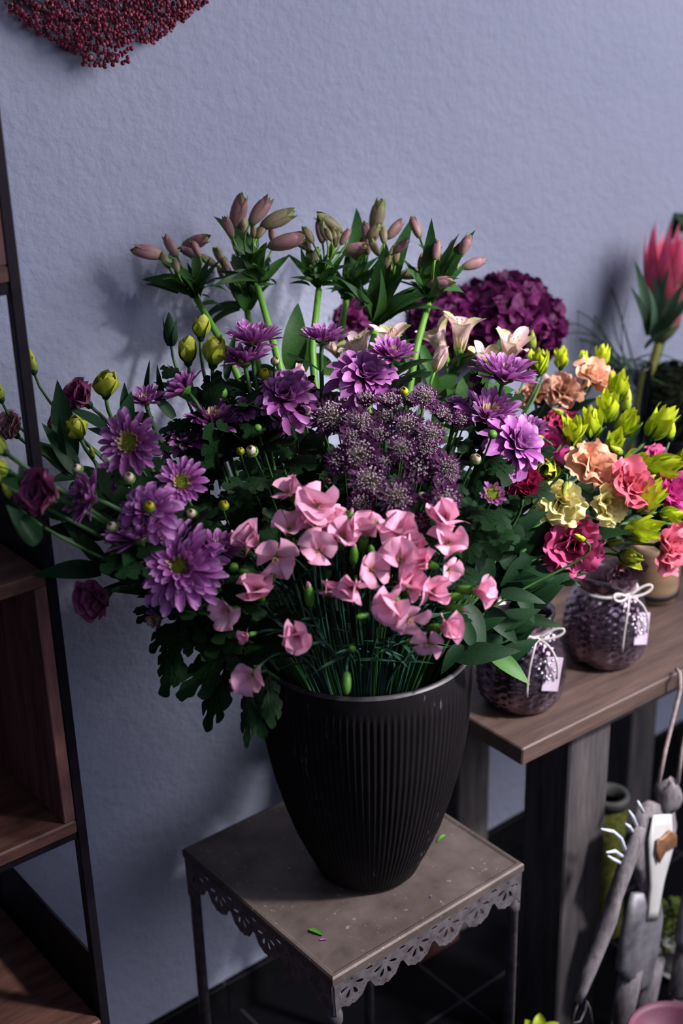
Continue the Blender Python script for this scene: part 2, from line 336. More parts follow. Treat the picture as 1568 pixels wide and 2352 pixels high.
for z0, z1, lab in ((.122, .436, 'brown wooden crate at the bottom of the black shelf rack, only its dark top showing'),
                    (.712, 1.040, 'open brown wooden crate at mid height of the black shelf rack, red-brown inside'),
                    (1.343, 1.660, 'wooden crate high in the black shelf rack, only its corner showing at the photo edge')):
    c = empty('wooden_crate', (.19, 1.28, z0), lab, 'crate', 'wooden crates in the black shelf rack'); t = .017; x0, x1 = -.135, RX-.0135
    bx(c, 'bottom_panel', M['crate'], (x0, RY-.004, z0), (x1, 1.42, z0+t), .002); bx(c, 'top_panel', M['crate'], (x0, RY-.004, z1-t), (x1, 1.42, z1), .002)
    for x in (x0, x1-t+.003): bx(c, 'side_panel', M['crate_side'], (x, RY-.002, z0+t), (x+t-.003, 1.42, z1-t), .001)
    bx(c, 'back_panel', M['crate'], (x0+t, 1.408, z0+t), (x1-t, 1.42, z1-t), .001)

# ---------------------------------------------------------------- stool
SC = Vector((.866, 1.080, 0)); ST = .536; HS = .160
st = empty('plant_stand', SC, 'square rusty grey metal plant stand with a lace edge under the dark vase', 'stool')
m = MB(); r = []
for k, z in ((0, .523), (0, .533), (.002, .5355), (.006, .5355), (.009, .5335), (.16, .5335)):
    h = HS-k+.0005; r.append([(-h, -h, z), (h, -h, z), (h, h, z), (-h, h, z)])
m.grid(r, .5, wrap=True, cap=True); m.obj('top_plate', M['patina'], st, False)
ST = .5336
for sx in (-1, 1):
    for sy in (-1, 1):
        m = MB(); c = (sx*(HS-.0085), sy*(HS-.0085)); m.lathe([(.0075, 0), (.0075, .46), (.0095, .462), (.0095, .472), (.0078, .475), (.0078, .523)], 12, Matrix.Translation((*c, 0))); m.obj('leg', M['iron'], st)
def lace():
    """Scalloped lace strip with fan-shaped holes, filled from curves."""
    cu = bpy.data.curves.new('lace', 'CURVE'); cu.dimensions = '2D'; cu.fill_mode = 'BOTH'; cu.extrude = .0006
    def poly(p):
        s = cu.splines.new('POLY'); s.points.add(len(p)-1); s.use_cyclic_u = True
        for q, (x, y) in zip(s.points, p): q.co = (x, y, 0, 1)
    L = 2*HS-.004; n = 6; wv = L/n; out = [(-L/2, 0)]
    for i in range(n):
        x0 = -L/2+i*wv
        for t in np.linspace(0.04, .96, 13):
            a = abs(t-.5)*2; d = .014+.032*math.sqrt(max(0, 1-a**2.2)) + .0012*math.cos(t*2*PI*5)
            if (i == 0 and t < .3): d = max(d, .056-.10*t)
            if (i == n-1 and t > .7): d = max(d, .056-.10*(1-t))
            out.append((x0+t*wv, -d))
    out.append((L/2, 0)); poly(out)
    def drop(cx, cy, ang, l, w_):
        ca, sa = math.cos(ang), math.sin(ang); p = []
        for t in np.linspace(0, 2*PI, 12, endpoint=False):
            x, y = l*math.cos(t), w_*math.sin(t)*(1+.45*math.cos(t)); p.append((cx+x*ca-y*sa, cy+x*sa+y*ca))
        poly(p[::-1])
    for i in range(n):
        c = -L/2+(i+.5)*wv
        for a in (-160, -115, -65, -20): drop(c+.0125*math.cos(math.radians(a)), -.0125+.0165*math.sin(math.radians(a)), math.radians(a), .0066, .0024)
        drop(c, -.0085, 0, .0018, .0016)
        for a in range(-150, -20, 30): drop(c+.0215*math.cos(math.radians(a)), -.0125+.0275*math.sin(math.radians(a)), 0, .0010, .0010)
        if i: drop(c-wv/2, -.0075, 0, .0060, .0020)
    ob = bpy.data.objects.new('lace', cu); COL.objects.link(ob); dg = bpy.context.evaluated_depsgraph_get()
    me = bpy.data.meshes.new_from_object(ob.evaluated_get(dg)); bpy.data.objects.remove(ob); me.materials.clear(); me.materials.append(M['iron']); return me
LACE = lace()
for k in range(4):
    q = Quaternion((0, 0, 1), k*PI/2) @ Quaternion((1, 0, 0), PI/2); p = Quaternion((0, 0, 1), k*PI/2) @ Vector((0, -HS+.0008, .526))
    link('lace_edge', LACE, st, p, q)

# ---------------------------------------------------------------- vase
vz = empty('flower_vase', (VASE.x, VASE.y, ST), 'large dark brown ribbed vase holding the bouquet on the metal stand', 'vase')
prof = [(.055, 0), (.062, .001), (.066, .006), (.072, .020), (.083, .045), (.095, .075), (.107, .115), (.117, .155), (.125, .20), (.130, .245), (.1325, .285), (.1325, .312), (.1315, .322)]
zi = np.linspace(0, .322, 46); rr = np.interp(zi, [p[1] for p in prof], [p[0] for p in prof])
P = [(a, b) for a, b in zip(rr, zi)]; P = P + [(.1295, .3255), (.1265, .3255), (.1245, .321), (.122, .27), (.112, .17), (.09, .08), (.06, .02)]
def ribs(r, z, t): return r*(1+(.0058 if .012 < z < .295 and r > .064 else .0)*np.cos(106*t)*(1 if z > .03 else .5))
m = MB(); m.lathe(P[:46], 636, fn=ribs, cap=False); m.obj('body', M['vase'], vz)
m = MB(); m.lathe(P[45:], 96, cap=False); m.obj('rim', plain('vase_rim', (.030, .026, .030), .45, 0, .4, 60), vz)
RIMZ = ST+.3255

# ---------------------------------------------------------------- bench
BZ, BA = .650, math.radians(-1.7)
bn = empty('wooden_bench', (1.089, .986, 0), 'brown wooden bench with thick weathered beam legs carrying the two purple jars', 'bench'); bn.rotation_euler = (0, 0, BA)
def bb(name, mat, a, b, bev=.002): mb = MB(); mb.box(a, b, bev=bev); return mb.obj(name, mat, bn, False)
bb('bench_top', M['bench'], (0, 0, BZ-.027), (1.35, .43, BZ), .002)
for x, y, w_ in ((.128, .03, .088), (.205, .345, .075), (.66, .345, .075), (1.1, .03, .088)): bb('leg', M['beam'], (x, y, 0), (x+w_, y+w_, BZ-.027), .003)
bb('front_rail', M['beam'], (.216, .045, BZ-.075), (1.1, .067, BZ-.027)); bb('back_rail', M['beam'], (.24, .37, BZ-.075), (1.1, .392, BZ-.027))

# ---------------------------------------------------------------- jars
def honey(r, z, t):
    k = .0017*np.cos(17*t + PI*(round(z/.0062) % 2)); return r+(k if .012 < z < .118 else 0*t)
def jar(px, py, ang, label):
    p = at_z(px, py, BZ); j = empty('glass_jar', p, label, 'jar', 'purple glass jars on the bench'); j.rotation_euler = (0, 0, ang)
    prof = [(.040, 0), (.046, .001), (.052, .006), (.0585, .018), (.0618, .036), (.0625, .052), (.061, .070), (.0575, .088), (.053, .102), (.047, .113), (.042, .119), (.041, .124), (.043, .131), (.045, .140), (.0445, .144), (.042, .144), (.039, .13), (.038, .12), (.05, .08), (.055, .04), (.04, .008)]
    zz = [.0031*i for i in range(1, 40)]; o = [q for q in prof if q[1] < .0029][:2]; pr = prof[:15]
    Q = o+[(np.interp(z, [a[1] for a in pr], [a[0] for a in pr]), z) for z in zz]+prof[11:]
    m = MB(); m.lathe(Q, 136, fn=honey); m.obj('body', M['jar'], j)
    m = MB(); t = np.linspace(0, 2*PI, 40); m.tube([(.0435*math.cos(a), .0435*math.sin(a), .120+.001*math.sin(3*a)) for a in t], .0024, 6, False)
    f = Vector((0, -.046, .119))
    for s in (-1, 1):
        m.tube(bez(f, f+Vector((s*.05, -.006, .034)), f+Vector((s*.045, -.02, -.002)), f, 16), .0020, 5)
        L = .075 if s < 0 else .055
        pts = bez(f, f+Vector((s*.012, -.02, .004)), f+Vector((s*.026, -.024, -.03)), f+Vector((s*.022, -.0195, -L)), 12); m.tube(pts, .0017, 5)
    m.ball(f+Vector((0, -.002, 0)), .0042); rib = m.obj('ribbon', M['ribbon'], j)
    c = Vector((.008, -.0675, .083)); ch = MB()
    pts = []
    for a in np.linspace(0, 2*PI, 15, endpoint=False):
        x = 16*math.sin(a)**3; z = 13*math.cos(a)-5*math.cos(2*a)-2*math.cos(3*a)-math.cos(4*a); pts.append(c+Vector((x*.00090, .002*abs(x)/16, z*.00098)))
    for q in pts: ch.ball(q, .0023, 8, 5)
    ch.obj('heart_charm', M['gem'], rib)['label'] = 'heart-shaped charm of sparkling rhinestones'
    tg = MB(); tg.box((-.013, -.0008, -.024), (.013, .0008, .024), M=Matrix.Translation(c+Vector((.010, .0075, -.014))) @ Matrix.Rotation(.25, 4, 'Y') @ Matrix.Rotation(-.2, 4, 'X'), bev=.0004); tg.obj('gift_tag', M['tagc'], rib, False)
jar(1193, 1606, math.radians(-21), 'purple mercury-glass jar nearest the bench corner, a green leaf hanging in front')
jar(1384, 1508, math.radians(-10), 'purple mercury-glass jar standing further along the bench, its lip in view under the pink blooms')

# pale wooden pot behind the far jar
p = at_z(1497, 1372, BZ); wp = empty('wooden_pot', p, 'pale wooden pot with a dark band behind the far purple jar', 'pot')
m = MB(); m.lathe([(.030, 0), (.037, .002), (.040, .02), (.041, .09), (.040, .10), (.036, .10), (.034, .03)], 32); m.obj('body', M['tan'], wp)
m = MB(); m.lathe([(.0405, .012), (.0425, .013), (.0425, .019), (.0405, .020)], 32, cap=False); m.obj('band', M['black'], wp)

# ---------------------------------------------------------------- wreath
wt = empty('berry_wreath', at_y(235, -40, 1.425), 'heart-shaped wreath of dark red dried berries hanging on the plaster wall', 'wreath')
wl = Vector(wt.location); tip = at_y(238, 128, 1.415)
def berries():
    m = MB(); n = 0
    while n < 7000:
        h = RNG.uniform(-.012, .30); x = RNG.uniform(-.22, .22)
        if h < .15: wd = .036+.118*(max(h, 0)/.075)**.85*(1 if h < .075 else .80+.2*.075/h)
        else: wd = .19*math.sqrt(max(.001, 1-((h-.15)/.15)**2))
        wd = min(wd, .195)
        if abs(x) > wd*(1+.10*math.sin(47*h)+.08*math.sin(31*x+60*h)): continue
        if h > .19 and abs(x) < (h-.19)*.9: continue
        if h < .012 and x > .010: continue
        e = min(1, (wd-abs(x))/.05+.1); y = 1.436-RNG.uniform(.001, .052*math.sqrt(max(e, 0))+.004)
        c = Vector((tip.x+x+.012+(.12*h), y, tip.z+h*.98))-wl; r = RNG.uniform(.0016, .0033)
        m.ball(c, r, 5, 3, u=min(1, RNG.beta(2, 2.4)+.1)); n += 1
    return m
berries().obj('berries', M['berry'], wt)
m = MB(); m.tube([Vector((tip.x+.16*math.cos(a)*.9, 1.432, tip.z+.17+.13*math.sin(a)))-wl for a in np.linspace(0, 2*PI, 30)], .005); m.obj('wire_ring', M['iron'], wt)

# ---------------------------------------------------------------- under the bench and beside the stool
p = at_z(962, 2224, 0); rb = MB(); rb.box((-.02, -.055, 0), (.085, .05, .075), bev=.003); tag(rb.obj('clay_block', M['brick'], None, False, p+Vector((.02, .06, 0))), 'dark red-brown clay block on the black tiled floor under the metal stand', 'block')
p = Vector((1.495, 1.235, 0)); q = at(1400, 1822, depth(Vector((1.5, 1.235, .42)))); mv = empty('moss_vase', (q.x, q.y, 0), 'tall moss-covered vase with a grey rim behind the bench leg', 'vase')
m = MB(); zt = q.z; m.lathe([(.035, 0), (.037, .01), (.030, .14), (.028, zt*.6), (.033, zt-.02)], 32, fn=lambda r, z, t: r*(1+.03*np.sin(5*t+40*z))); m.obj('body', M['moss'], mv)
m = MB(); m.lathe([(.033, zt-.02), (.0345, zt-.004), (.033, zt), (.026, zt), (.022, zt-.02), (.02, zt-.12)], 32); m.obj('rim', plain('grey_rim', (.05, .05, .048), .7), mv)

DY = .93
def prism(mb, pix, y, th, rnd=.004):
    """A flat board with rounded edges cut to an outline, standing in the plane Y=y, th thick."""
    P = [at_y(a, b, y) for a, b in pix]; c = sum(P, Vector())/len(P); R = []
    for k, dy in ((.8, 0), (1, rnd), (1, th-rnd), (.85, th)): R.append([c+(p-c)*k+Vector((0, dy, 0)) for p in P])
    mb.grid([[tuple(q) for q in r] for r in R], .5, wrap=True, cap=True)
fg = empty('driftwood_figure', at_y(1440, 2352, DY)*1, 'driftwood figure with white chest plate leaning by the bench leg', 'figurine'); fl = Vector((1.27, DY, 0)); fg.location = fl
def fpart(name, mat, fn, smooth=True):
    mb = MB(); fn(mb); mb.v = [a-np.array(tuple(fl)) for a in mb.v]; return mb.obj(name, mat, fg, smooth)
def head(mb):
    c = at_y(1532, 1830, DY+.01); n, k = 16, 12
    th = np.linspace(.05, PI-.05, k); t = np.linspace(0, 2*PI, n, endpoint=False); TH, T = np.meshgrid(th, t, indexing='ij')
    rad = .0215*(1+.10*np.sin(3*T+2*TH)+.07*np.sin(5*TH+T))
    mb.grid(np.stack([rad*np.sin(TH)*np.cos(T), rad*np.sin(TH)*np.sin(T)*.9, rad*1.35*np.cos(TH)], -1)[::-1]+np.array(tuple(c)), .5, True, True)
fpart('head', M['drift'], head)
fpart('torso', M['drift'], lambda mb: prism(mb, [(1482, 1868), (1510, 1850), (1555, 1858), (1562, 1900), (1552, 1960), (1532, 2030), (1520, 2085), (1490, 2085), (1470, 2010), (1452, 1985), (1470, 1930)], DY, .024, .006))
fpart('skirt', M['zinc'], lambda mb: prism(mb, [(1466, 2060), (1522, 2052), (1530, 2110), (1518, 2200), (1496, 2275), (1470, 2290), (1428, 2235), (1444, 2140)], DY-.004, .020, .006))
fpart('chest_plate', M['white'], lambda mb: prism(mb, [(1504, 1874), (1545, 1872), (1548, 1950), (1528, 2025), (1512, 2115), (1488, 2118), (1496, 2040), (1492, 1930)], DY-.008, .006, .002))
fpart('heart', M['copper'], lambda mb: prism(mb, [(1512, 1930), (1524, 1926), (1540, 1908), (1556, 1918), (1556, 1945), (1530, 1958), (1516, 1985), (1508, 1960)], DY-.014, .005, .0015))
fpart('arm', M['drift'], lambda mb: mb.tube([at_y(a, b, DY-.012) + Vector((RNG.normal()*.001, 0, 0)) for a, b in ((1470, 1900), (1455, 1938), (1436, 1990), (1412, 2060), (1398, 2110), (1375, 2170), (1352, 2225), (1338, 2270), (1328, 2300))], [.008, .0100, .0120, .0112, .0130, .0112, .0118, .0085, .006], 9))
for a, b, e in (((1450, 2220), (1425, 2352), (1418, 2420)), ((1500, 2200), (1470, 2352), (1455, 2420))):
    pe = at_y(e[0], e[1], DY); fpart('leg', M['drift'], lambda mb: mb.tube([at_y(*a, DY+.012), at_y(*b, DY+.01), pe, Vector((pe.x, pe.y, .10)), Vector((pe.x, pe.y, 0))], [.019, .017, .014, .013, .015], 9))
for pts in (((1440, 1965), (1425, 1925), (1408, 1910), (1380, 1904)), ((1436, 1972), (1412, 1955), (1392, 1958)), ((1430, 1985), (1410, 1975), (1396, 1966)), ((1462, 1900), (1452, 1875), (1444, 1862)), ((1455, 1915), (1444, 1898), (1436, 1892)), ((1476, 1865), (1468, 1850), (1464, 1840))):
    fpart('raffia_strand', M['raffia'], lambda mb: mb.tube([at_y(a, b, DY-.006-.004*i) for i, (a, b) in enumerate(pts)], [.0028]*(len(pts)-1)+[.0014], 5))
def cordf(mb):
    mb.tube([at_y(1512, 1800, DY), at_y(1528, 1720, DY+.01), at_y(1548, 1640, DY+.022), at_y(1562, 1580, .957), at_y(1561, 1548, .960), at_y(1553, 1540, .975)+Vector((0, 0, .002))], .0032, 6)
    mb.tube([at_y(1556, 1800, DY), at_y(1566, 1720, DY+.01), at_y(1582, 1640, DY+.02), at_y(1590, 1560, .953), at_y(1590, 1535, .958)], .0032, 6)
fpart('hanging_cord', M['cord'], cordf)
fpart('wire_hook', M['iron'], lambda mb: mb.tube([at_y(a, b, DY-.012) for a, b in ((1330, 2296), (1318, 2330), (1316, 2350), (1332, 2346), (1344, 2318), (1346, 2300), (1354, 2316), (1360, 2352))], .0016, 5))
kids = {c.name.split('.')[0]: c for c in fg.children}
for c in list(fg.children):
    if c.name.startswith('raffia_strand') or c.name.startswith('wire_hook'): c.parent = kids['arm']
kids['heart'].parent = kids['chest_plate']
# second figure, cut by the edge of the photo
f2 = empty('driftwood_figure', fl+Vector((.118, -.02, 0)), 'second driftwood figure, cut off by the photo edge beside the one with the white plate', 'figurine')
for ch in list(fg.children):
    if ch.name.split('.')[0] in ('torso', 'head', 'skirt', 'leg', 'hanging_cord'): c = ch.copy(); COL.objects.link(c); c.parent = f2

# small planter, jar and bowl at the lower right corner
p = at_z(1556, 2222, 0); pl = empty('small_planter', p, 'small white planter on a saucer with green plant behind the driftwood figure', 'planter')
m = MB(); m.lathe([(.026, .006), (.034, .055), (.037, .058), (.034, .060), (.030, .05), (.02, .012)], 28); m.obj('pot', M['white'], pl)
m = MB(); m.lathe([(.03, 0), (.042, .004), (.045, .010), (.042, .010), (.03, .005)], 28); m.obj('saucer', M['white'], pl)
def mossy(mb):
    for k in range(260):
        a = RNG.uniform(0, 6.28); rr_ = RNG.uniform(0, .036); z = RNG.uniform(.055, .14-rr_*.6)
        petal(mb, a, rr_, z, RNG.uniform(.012, .02), .004, 50, -20, .2, nu=4, nv=3, shape='point')
m = MB(); mossy(m); m.obj('foliage', soft('yellow_green_leaf', ((0, (.05, .10, .01)), (1, (.18, .22, .02))), .5, .15, .4), pl)
p = at(1552, 2378, 1.80); bw = empty('pink_bowl', (p.x, p.y, 0), 'tall pink glazed bowl in the lower corner of the photo below the driftwood figures', 'bowl'); BH = p.z-.058
m = MB(); m.lathe([(.06, 0), (.03, .02), (.03, BH), (.05, BH+.01), (.066, BH+.05), (.069, BH+.056), (.066, BH+.058), (.060, BH+.05), (.04, BH+.016)], 36); m.obj('body', M['pinkpot'], bw)
p = at_z(1240, 2400, 0); bp = empty('bedding_plant', p+Vector((0, 0, 0)), 'bright yellow-green leafy plant at the bottom edge below the bench leg', 'plant')
p2 = at(1238, 2372, 1.86); hz = p2.z
m = MB(); m.lathe([(.035, 0), (.045, hz*.5), (.047, hz*.55), (.04, hz*.5), (.03, .02)], 24); m.obj('pot', M['black'], bp); bp.location = (p2.x, p2.y, 0)
lm = MB()
for k in range(34):
    a = RNG.uniform(0, 6.28); petal(lm, a, RNG.uniform(0, .022), hz*RNG.uniform(.6, .99), RNG.uniform(.022, .036), .011, RNG.uniform(20, 70), RNG.uniform(-30, 20), .3, .15, nu=6, nv=5, shape='point')
lm.tube([(0, 0, hz*.4), (0, 0, hz*.95)], .006); lm.obj('leaves', PET['lime'], bp)

# ---------------------------------------------------------------- flower heads (meshes shared between flowers of one kind)
def mum_mesh(kind, sd):
    """Radius 1 = 3.6 cm across the petals from the centre; returns petals, inner petals, disc."""
    r = random.Random(sd); a, b, c = MB(), MB(), MB()
    if kind == 'open':   rows = ((13, .0335, .0044, 12, -8), (13, .031, .0042, 22, 4), (13, .025, .0036, 34, 16), (15, .016, .0026, 46, 30)); dr, inn = .0115, 44
    elif kind == 'side': rows = ((15, .036, .0048, 14, 26), (15, .033, .0046, 28, 40), (14, .027, .0040, 42, 52), (13, .019, .0030, 58, 62)); dr, inn = .0095, 34
    elif kind == 'eye':  rows = ((15, .0175, .0034, 26, 44), (13, .0155, .0030, 40, 60)); dr, inn = .0115, 30
    elif kind == 'full': rows = ((19, .037, .0045, 2, -20), (20, .034, .0043, 14, -4), (19, .029, .0041, 28, 10), (17, .023, .0036, 44, 28), (16, .016, .0030, 58, 48)); dr, inn = .0075, 16
    else:                rows = ((15, .037, .0062, 20, -62), (14, .034, .0060, 36, -34), (13, .029, .0055, 54, -4), (12, .023, .0050, 68, 30), (9, .017, .0045, 80, 60), (6, .012, .004, 86, 80)); dr, inn = .0045, 6
    for k, (n, L, W, a0, a1) in enumerate(rows):
        off = r.random()*6
        for i in range(n):
            if r.random() < .06 and k < 2: continue
            l = L*r.uniform(.84, 1.08); da = r.gauss(0, 7)
            petal(a, off+2*PI*i/n+r.gauss(0, .09), dr*.75, .002+.0012*k, l, W*r.uniform(.85, 1.12), a0+da, a1+da+r.gauss(0, 9), .45, .10, 3, nu=8, nv=5, shape='strap', twist=r.gauss(0, .25))
    for i in range(inn):
        rr_ = dr*r.uniform(.62, 1.0); petal(b, 2*PI*i/inn+r.gauss(0, .1), rr_, .004, r.uniform(.009, .014), .0015, r.uniform(60, 82), r.uniform(60, 95), .5, nu=5, nv=3, shape='strap')
    n = 8; c.lathe([(dr*.98, .0025), (dr*.95, .0055), (dr*.75, .0078), (dr*.45, .0088), (dr*.12, .0090)], 16, u=np.linspace(.75, 0, 5)[:, None])
    for i in range(70):
        q = math.sqrt(r.random()); t = r.random()*6.28; c.ball((dr*q*math.cos(t), dr*q*math.sin(t), .0088-.0035*q*q), dr*.095, 5, 3, u=q*.95)
    g = MB(); g.lathe([(.0022, -.006), (.0055, -.004), (.0085, 0), (.0095, .003), (.008, .0045)], 14)
    for i in range(18): petal(g, i*.35, .006, -.003, .008, .0022, 25, 40, .3, nu=4, nv=3)
    return [('ray_petals', a.mesh('ray_petals', PET['mum'])), ('inner_petals', b.mesh('inner_petals', PET['inner'])), ('flower_disc', c.mesh('flower_disc', PET['disc'])), ('calyx', g.mesh('calyx', GREEN['calyx']))]
MUM = {k: [mum_mesh(k, 10*i+j) for j in range(3)] for i, k in enumerate(('open', 'side', 'full', 'reflex', 'eye'))}

def mumbud_mesh(mat, sd):
    a, g = MB(), MB(); r = random.Random(sd)
    g.lathe([(.0015, -.004), (.0045, -.002), (.0062, .001), (.0062, .003)], 12)
    for i in range(12): petal(g, i*PI/6, .0045, -.001, .006, .0018, 60, 95, .3, nu=4, nv=3)
    for i in range(13): petal(a, i*2*PI/13, .005, .001, .0085, .0021, 78, 140+r.gauss(0, 10), .5, nu=5, nv=3, shape='strap')
    a.lathe([(.0048, .001), (.0050, .004), (.0035, .0062), (.0008, .0068)], 12, u=.0)
    return [('bud_petals', a.mesh('bud_petals', PET[mat])), ('calyx', g.mesh('calyx', GREEN['calyx']))]
MUMBUD = {k: mumbud_mesh(k, 3) for k in ('cream', 'yellow')}
_y = MB(); _y.lathe([(.0015, -.004), (.005, -.001), (.0062, .003), (.005, .006), (.001, .0072)], 12); MUMBUD['green'] = [('bud', _y.mesh('bud', GREEN['calyx']))]

def astr_mesh(kind, sd):
    r = random.Random(sd); a, f = MB(), MB()
    n = 17
    for k in range(2):
        for i in range(n):
            e = {'open': (22, 8), 'side': (48, 40), 'shut': (75, 88)}[kind]
            petal(a, 2*PI*(i+.5*k)/n+r.gauss(0, .08), .003, 0, r.uniform(.0175, .0205), .0034, e[0]+r.gauss(0, 6)+8*k, e[1]+r.gauss(0, 8)+8*k, .4, nu=6, nv=3, shape='point')
    if kind != 'shut':
        for i in range(115):
            z = 1-(i+.5)/115*.85; t = i*2.39996; s = math.sqrt(1-z*z); d = Vector((s*math.cos(t), s*math.sin(t), z*.9+.12)).normalized(); l = r.uniform(.0110, .0150)*(1 if kind == 'open' else .9)
            p0 = Vector((0, 0, .002)); e = p0+d*l+Vector((r.gauss(0, 1), r.gauss(0, 1), r.gauss(0, 1)))*.0010
            f.tube([p0, p0+d*l*.5, e], [.00042, .0003, .00026], 3, False, u=np.array([[.0], [.4], [.75]])); f.ball(e, r.uniform(.0006, .0011), 5, 3, u=r.uniform(.8, 1))
    else: f.lathe([(.002, 0), (.0055, .006), (.005, .012), (.001, .014)], 10, u=.3)
    return [('bracts', a.mesh('bracts', PET['bract'])), ('florets', f.mesh('florets', PET['fil']))]
ASTR = {k: [astr_mesh(k, 5*i+j) for j in range(2)] for i, k in enumerate(('open', 'side', 'shut'))}

def carn_mesh(kind, sd):
    """Five broad petals (each its own mesh), stamens, green calyx tube."""
    r = random.Random(sd); out = []
    e = {'flat': (60, 8), 'cup': (74, 30), 'half': (86, 58), 'droop': (55, -28)}[kind]; n = 6 if kind in ('cup', 'half') else 5; off = r.random()*6
    for i in range(n):
        a = MB(); da = r.gauss(0, 16)
        petal(a, off+2*PI*i/n+r.gauss(0, .16), .0018, .0010*(i % 3), .0310*r.uniform(.88, 1.10), r.uniform(.56, .74), e[0]+da*.4, e[1]+da, r.uniform(-.22, .35), r.uniform(.12, .30), r.uniform(2.0, 3.6), nu=12, nv=13, shape='fan', bow=.7, jag=.010, twist=r.gauss(0, .35))
        out.append(('petal', a.mesh('petal', PET['pink'])))
    s = MB()
    for i in range(9):
        t = i*2.4; d = Vector((.25*math.cos(t), .25*math.sin(t), 1)).normalized(); s.tube([(0, 0, 0), d*.006, d*.0115+Vector((math.cos(t), math.sin(t), 0))*.0012], [.0006, .0005, .0004], 4); s.ball(d*.0118+Vector((math.cos(t), math.sin(t), 0))*.0012, .0009, 5, 3, u=1.)
    out.append(('stamens', s.mesh('stamens', PET['stamen'])))
    c = MB(); c.lathe([(.0018, -.0245), (.0046, -.0225), (.0056, -.015), (.0056, -.006), (.0050, 0)], 14)
    for i in range(5): petal(c, i*2*PI/5, .0046, -.004, .010, .0028, 82, 62, .5, nu=5, nv=3, shape='point')
    for i in range(4): petal(c, i*PI/2+.4, .003, -.0245, .010, .0030, 72, 84, .5, nu=5, nv=3, shape='point')
    out.append(('calyx', c.mesh('calyx', GREEN['calyx']))); return out
CARN = {k: [carn_mesh(k, 20*i+j) for j in range(3)] for i, k in enumerate(('flat', 'cup', 'half', 'droop'))}
def carnbud(tip):
    c = MB(); c.lathe([(.0016, -.012), (.0045, -.010), (.0058, -.003), (.0056, .005), (.0040, .011), (.0012, .0145)], 14)
    for i in range(4): petal(c, i*PI/2+.4, .003, -.012, .010, .0028, 72, 84, .5, nu=5, nv=3, shape='point')
    out = [('calyx', c.mesh('calyx', GREEN['calyx']))]
    if tip:
        p = MB()
        for i in range(4): petal(p, i*1.6, .0012, .006, .0125, .0032, 84, 95, .6, nu=6, nv=4)
        out.append(('petal_tip', p.mesh('petal_tip', PET['pink'])))
    return out
CBUD = {False: carnbud(False), True: carnbud(True)}

def lis_mesh(kind, mat, sd):
    """Lisianthus: rose, ruffle (wide frilled bloom), cup (half open), bud. Each petal is its own mesh."""
    r = random.Random(sd); out = []
    P = {'rose':   ((5, .040, .85, 74, 58, .22, .10), (5, .036, .85, 82, 76, .26, .12), (4, .031, .85, 87, 92, .30, .12), (3, .026, .9, 90, 104, .34, .1)),
         'ruffle': ((5, .046, .72, 62, 4, .10, .20), (5, .042, .72, 70, 28, .14, .22), (4, .036, .70, 80, 58, .18, .2), (3, .029, .7, 86, 80, .2, .2)),
         'trumpet': ((5, .050, .62, 72, 40, .16, .16), (5, .046, .60, 78, 60, .20, .18), (3, .040, .6, 84, 78, .2, .16)),
         'cup':    ((4, .037, .0165, 32, 122, .55, .05), (4, .035, .0150, 42, 118, .6, .06), (3, .032, .011, 60, 112, .6, .1)),
         'lime':   ((3, .040, .0160, 48, 96, .55, .10), (4, .042, .0150, 58, 100, .6, .14), (3, .044, .012, 70, 98, .7, .16)),
         'bud':    ((4, .036, .0150, 34, 124, .6, .02), (3, .037, .012, 48, 118, .6, .03))}[kind]
    jag = {'ruffle': .045, 'trumpet': .04, 'lime': .075, 'rose': .02, 'cup': .02, 'bud': .0}[kind]
    for k, (n, L, W, a0, a1, cup, ruf) in enumerate(P):
        off = r.random()*6
        for i in range(n):
            a = MB(); petal(a, off+2*PI*i/n+r.gauss(0, .12), .0022, .0008*k, L*r.uniform(.9, 1.07), W, a0+r.gauss(0, 4), a1+r.gauss(0, 9), cup, ruf*r.uniform(.7, 1.3), r.uniform(4, 8), nu=11, nv=17, shape='fan' if W > .1 else ('point' if kind == 'lime' else 'oval'), bow=.8 if kind != 'rose' else 1.1, jag=jag)
            out.append(('petal', a.mesh('petal', PET[mat])))
    c = MB(); c.lathe([(.002, -.006), (.0048, -.003), (.0058, .004)], 12)
    for i in range(5): petal(c, i*2*PI/5, .0045, -.004, .024, .0016, 72, 58, .2, nu=7, nv=3, shape='point')
    out.append(('calyx', c.mesh('calyx', GREEN['lis']))); return out
_lis = {}
def LIS(kind, mat, v):
    k = (kind, mat, v)
    if k not in _lis: _lis[k] = lis_mesh(kind, mat, hash(kind) % 7*0+{'rose': 1, 'ruffle': 2, 'trumpet': 3, 'cup': 4, 'lime': 5, 'bud': 6}[kind]*10+v)
    return _lis[k]
def smallbud(mat):
    c = MB(); c.lathe([(.0015, -.004), (.0048, .000), (.0062, .007), (.0052, .015), (.0028, .022), (.0006, .027)], 12, fn=lambda r, z, t: r*(1+.12*np.sin(3*t+z*120)))
    g = MB()
    for i in range(5): petal(g, i*2*PI/5, .0035, -.003, .022, .0014, 80, 86, .2, nu=7, nv=3, shape='point')
    g.lathe([(.0015, -.007), (.0045, -.003), (.0050, .001)], 10); return [('bud', c.mesh('bud', PET[mat])), ('calyx', g.mesh('calyx', GREEN['lis']))]
SBUD = {k: smallbud(k) for k in ('limebud', 'lime')}

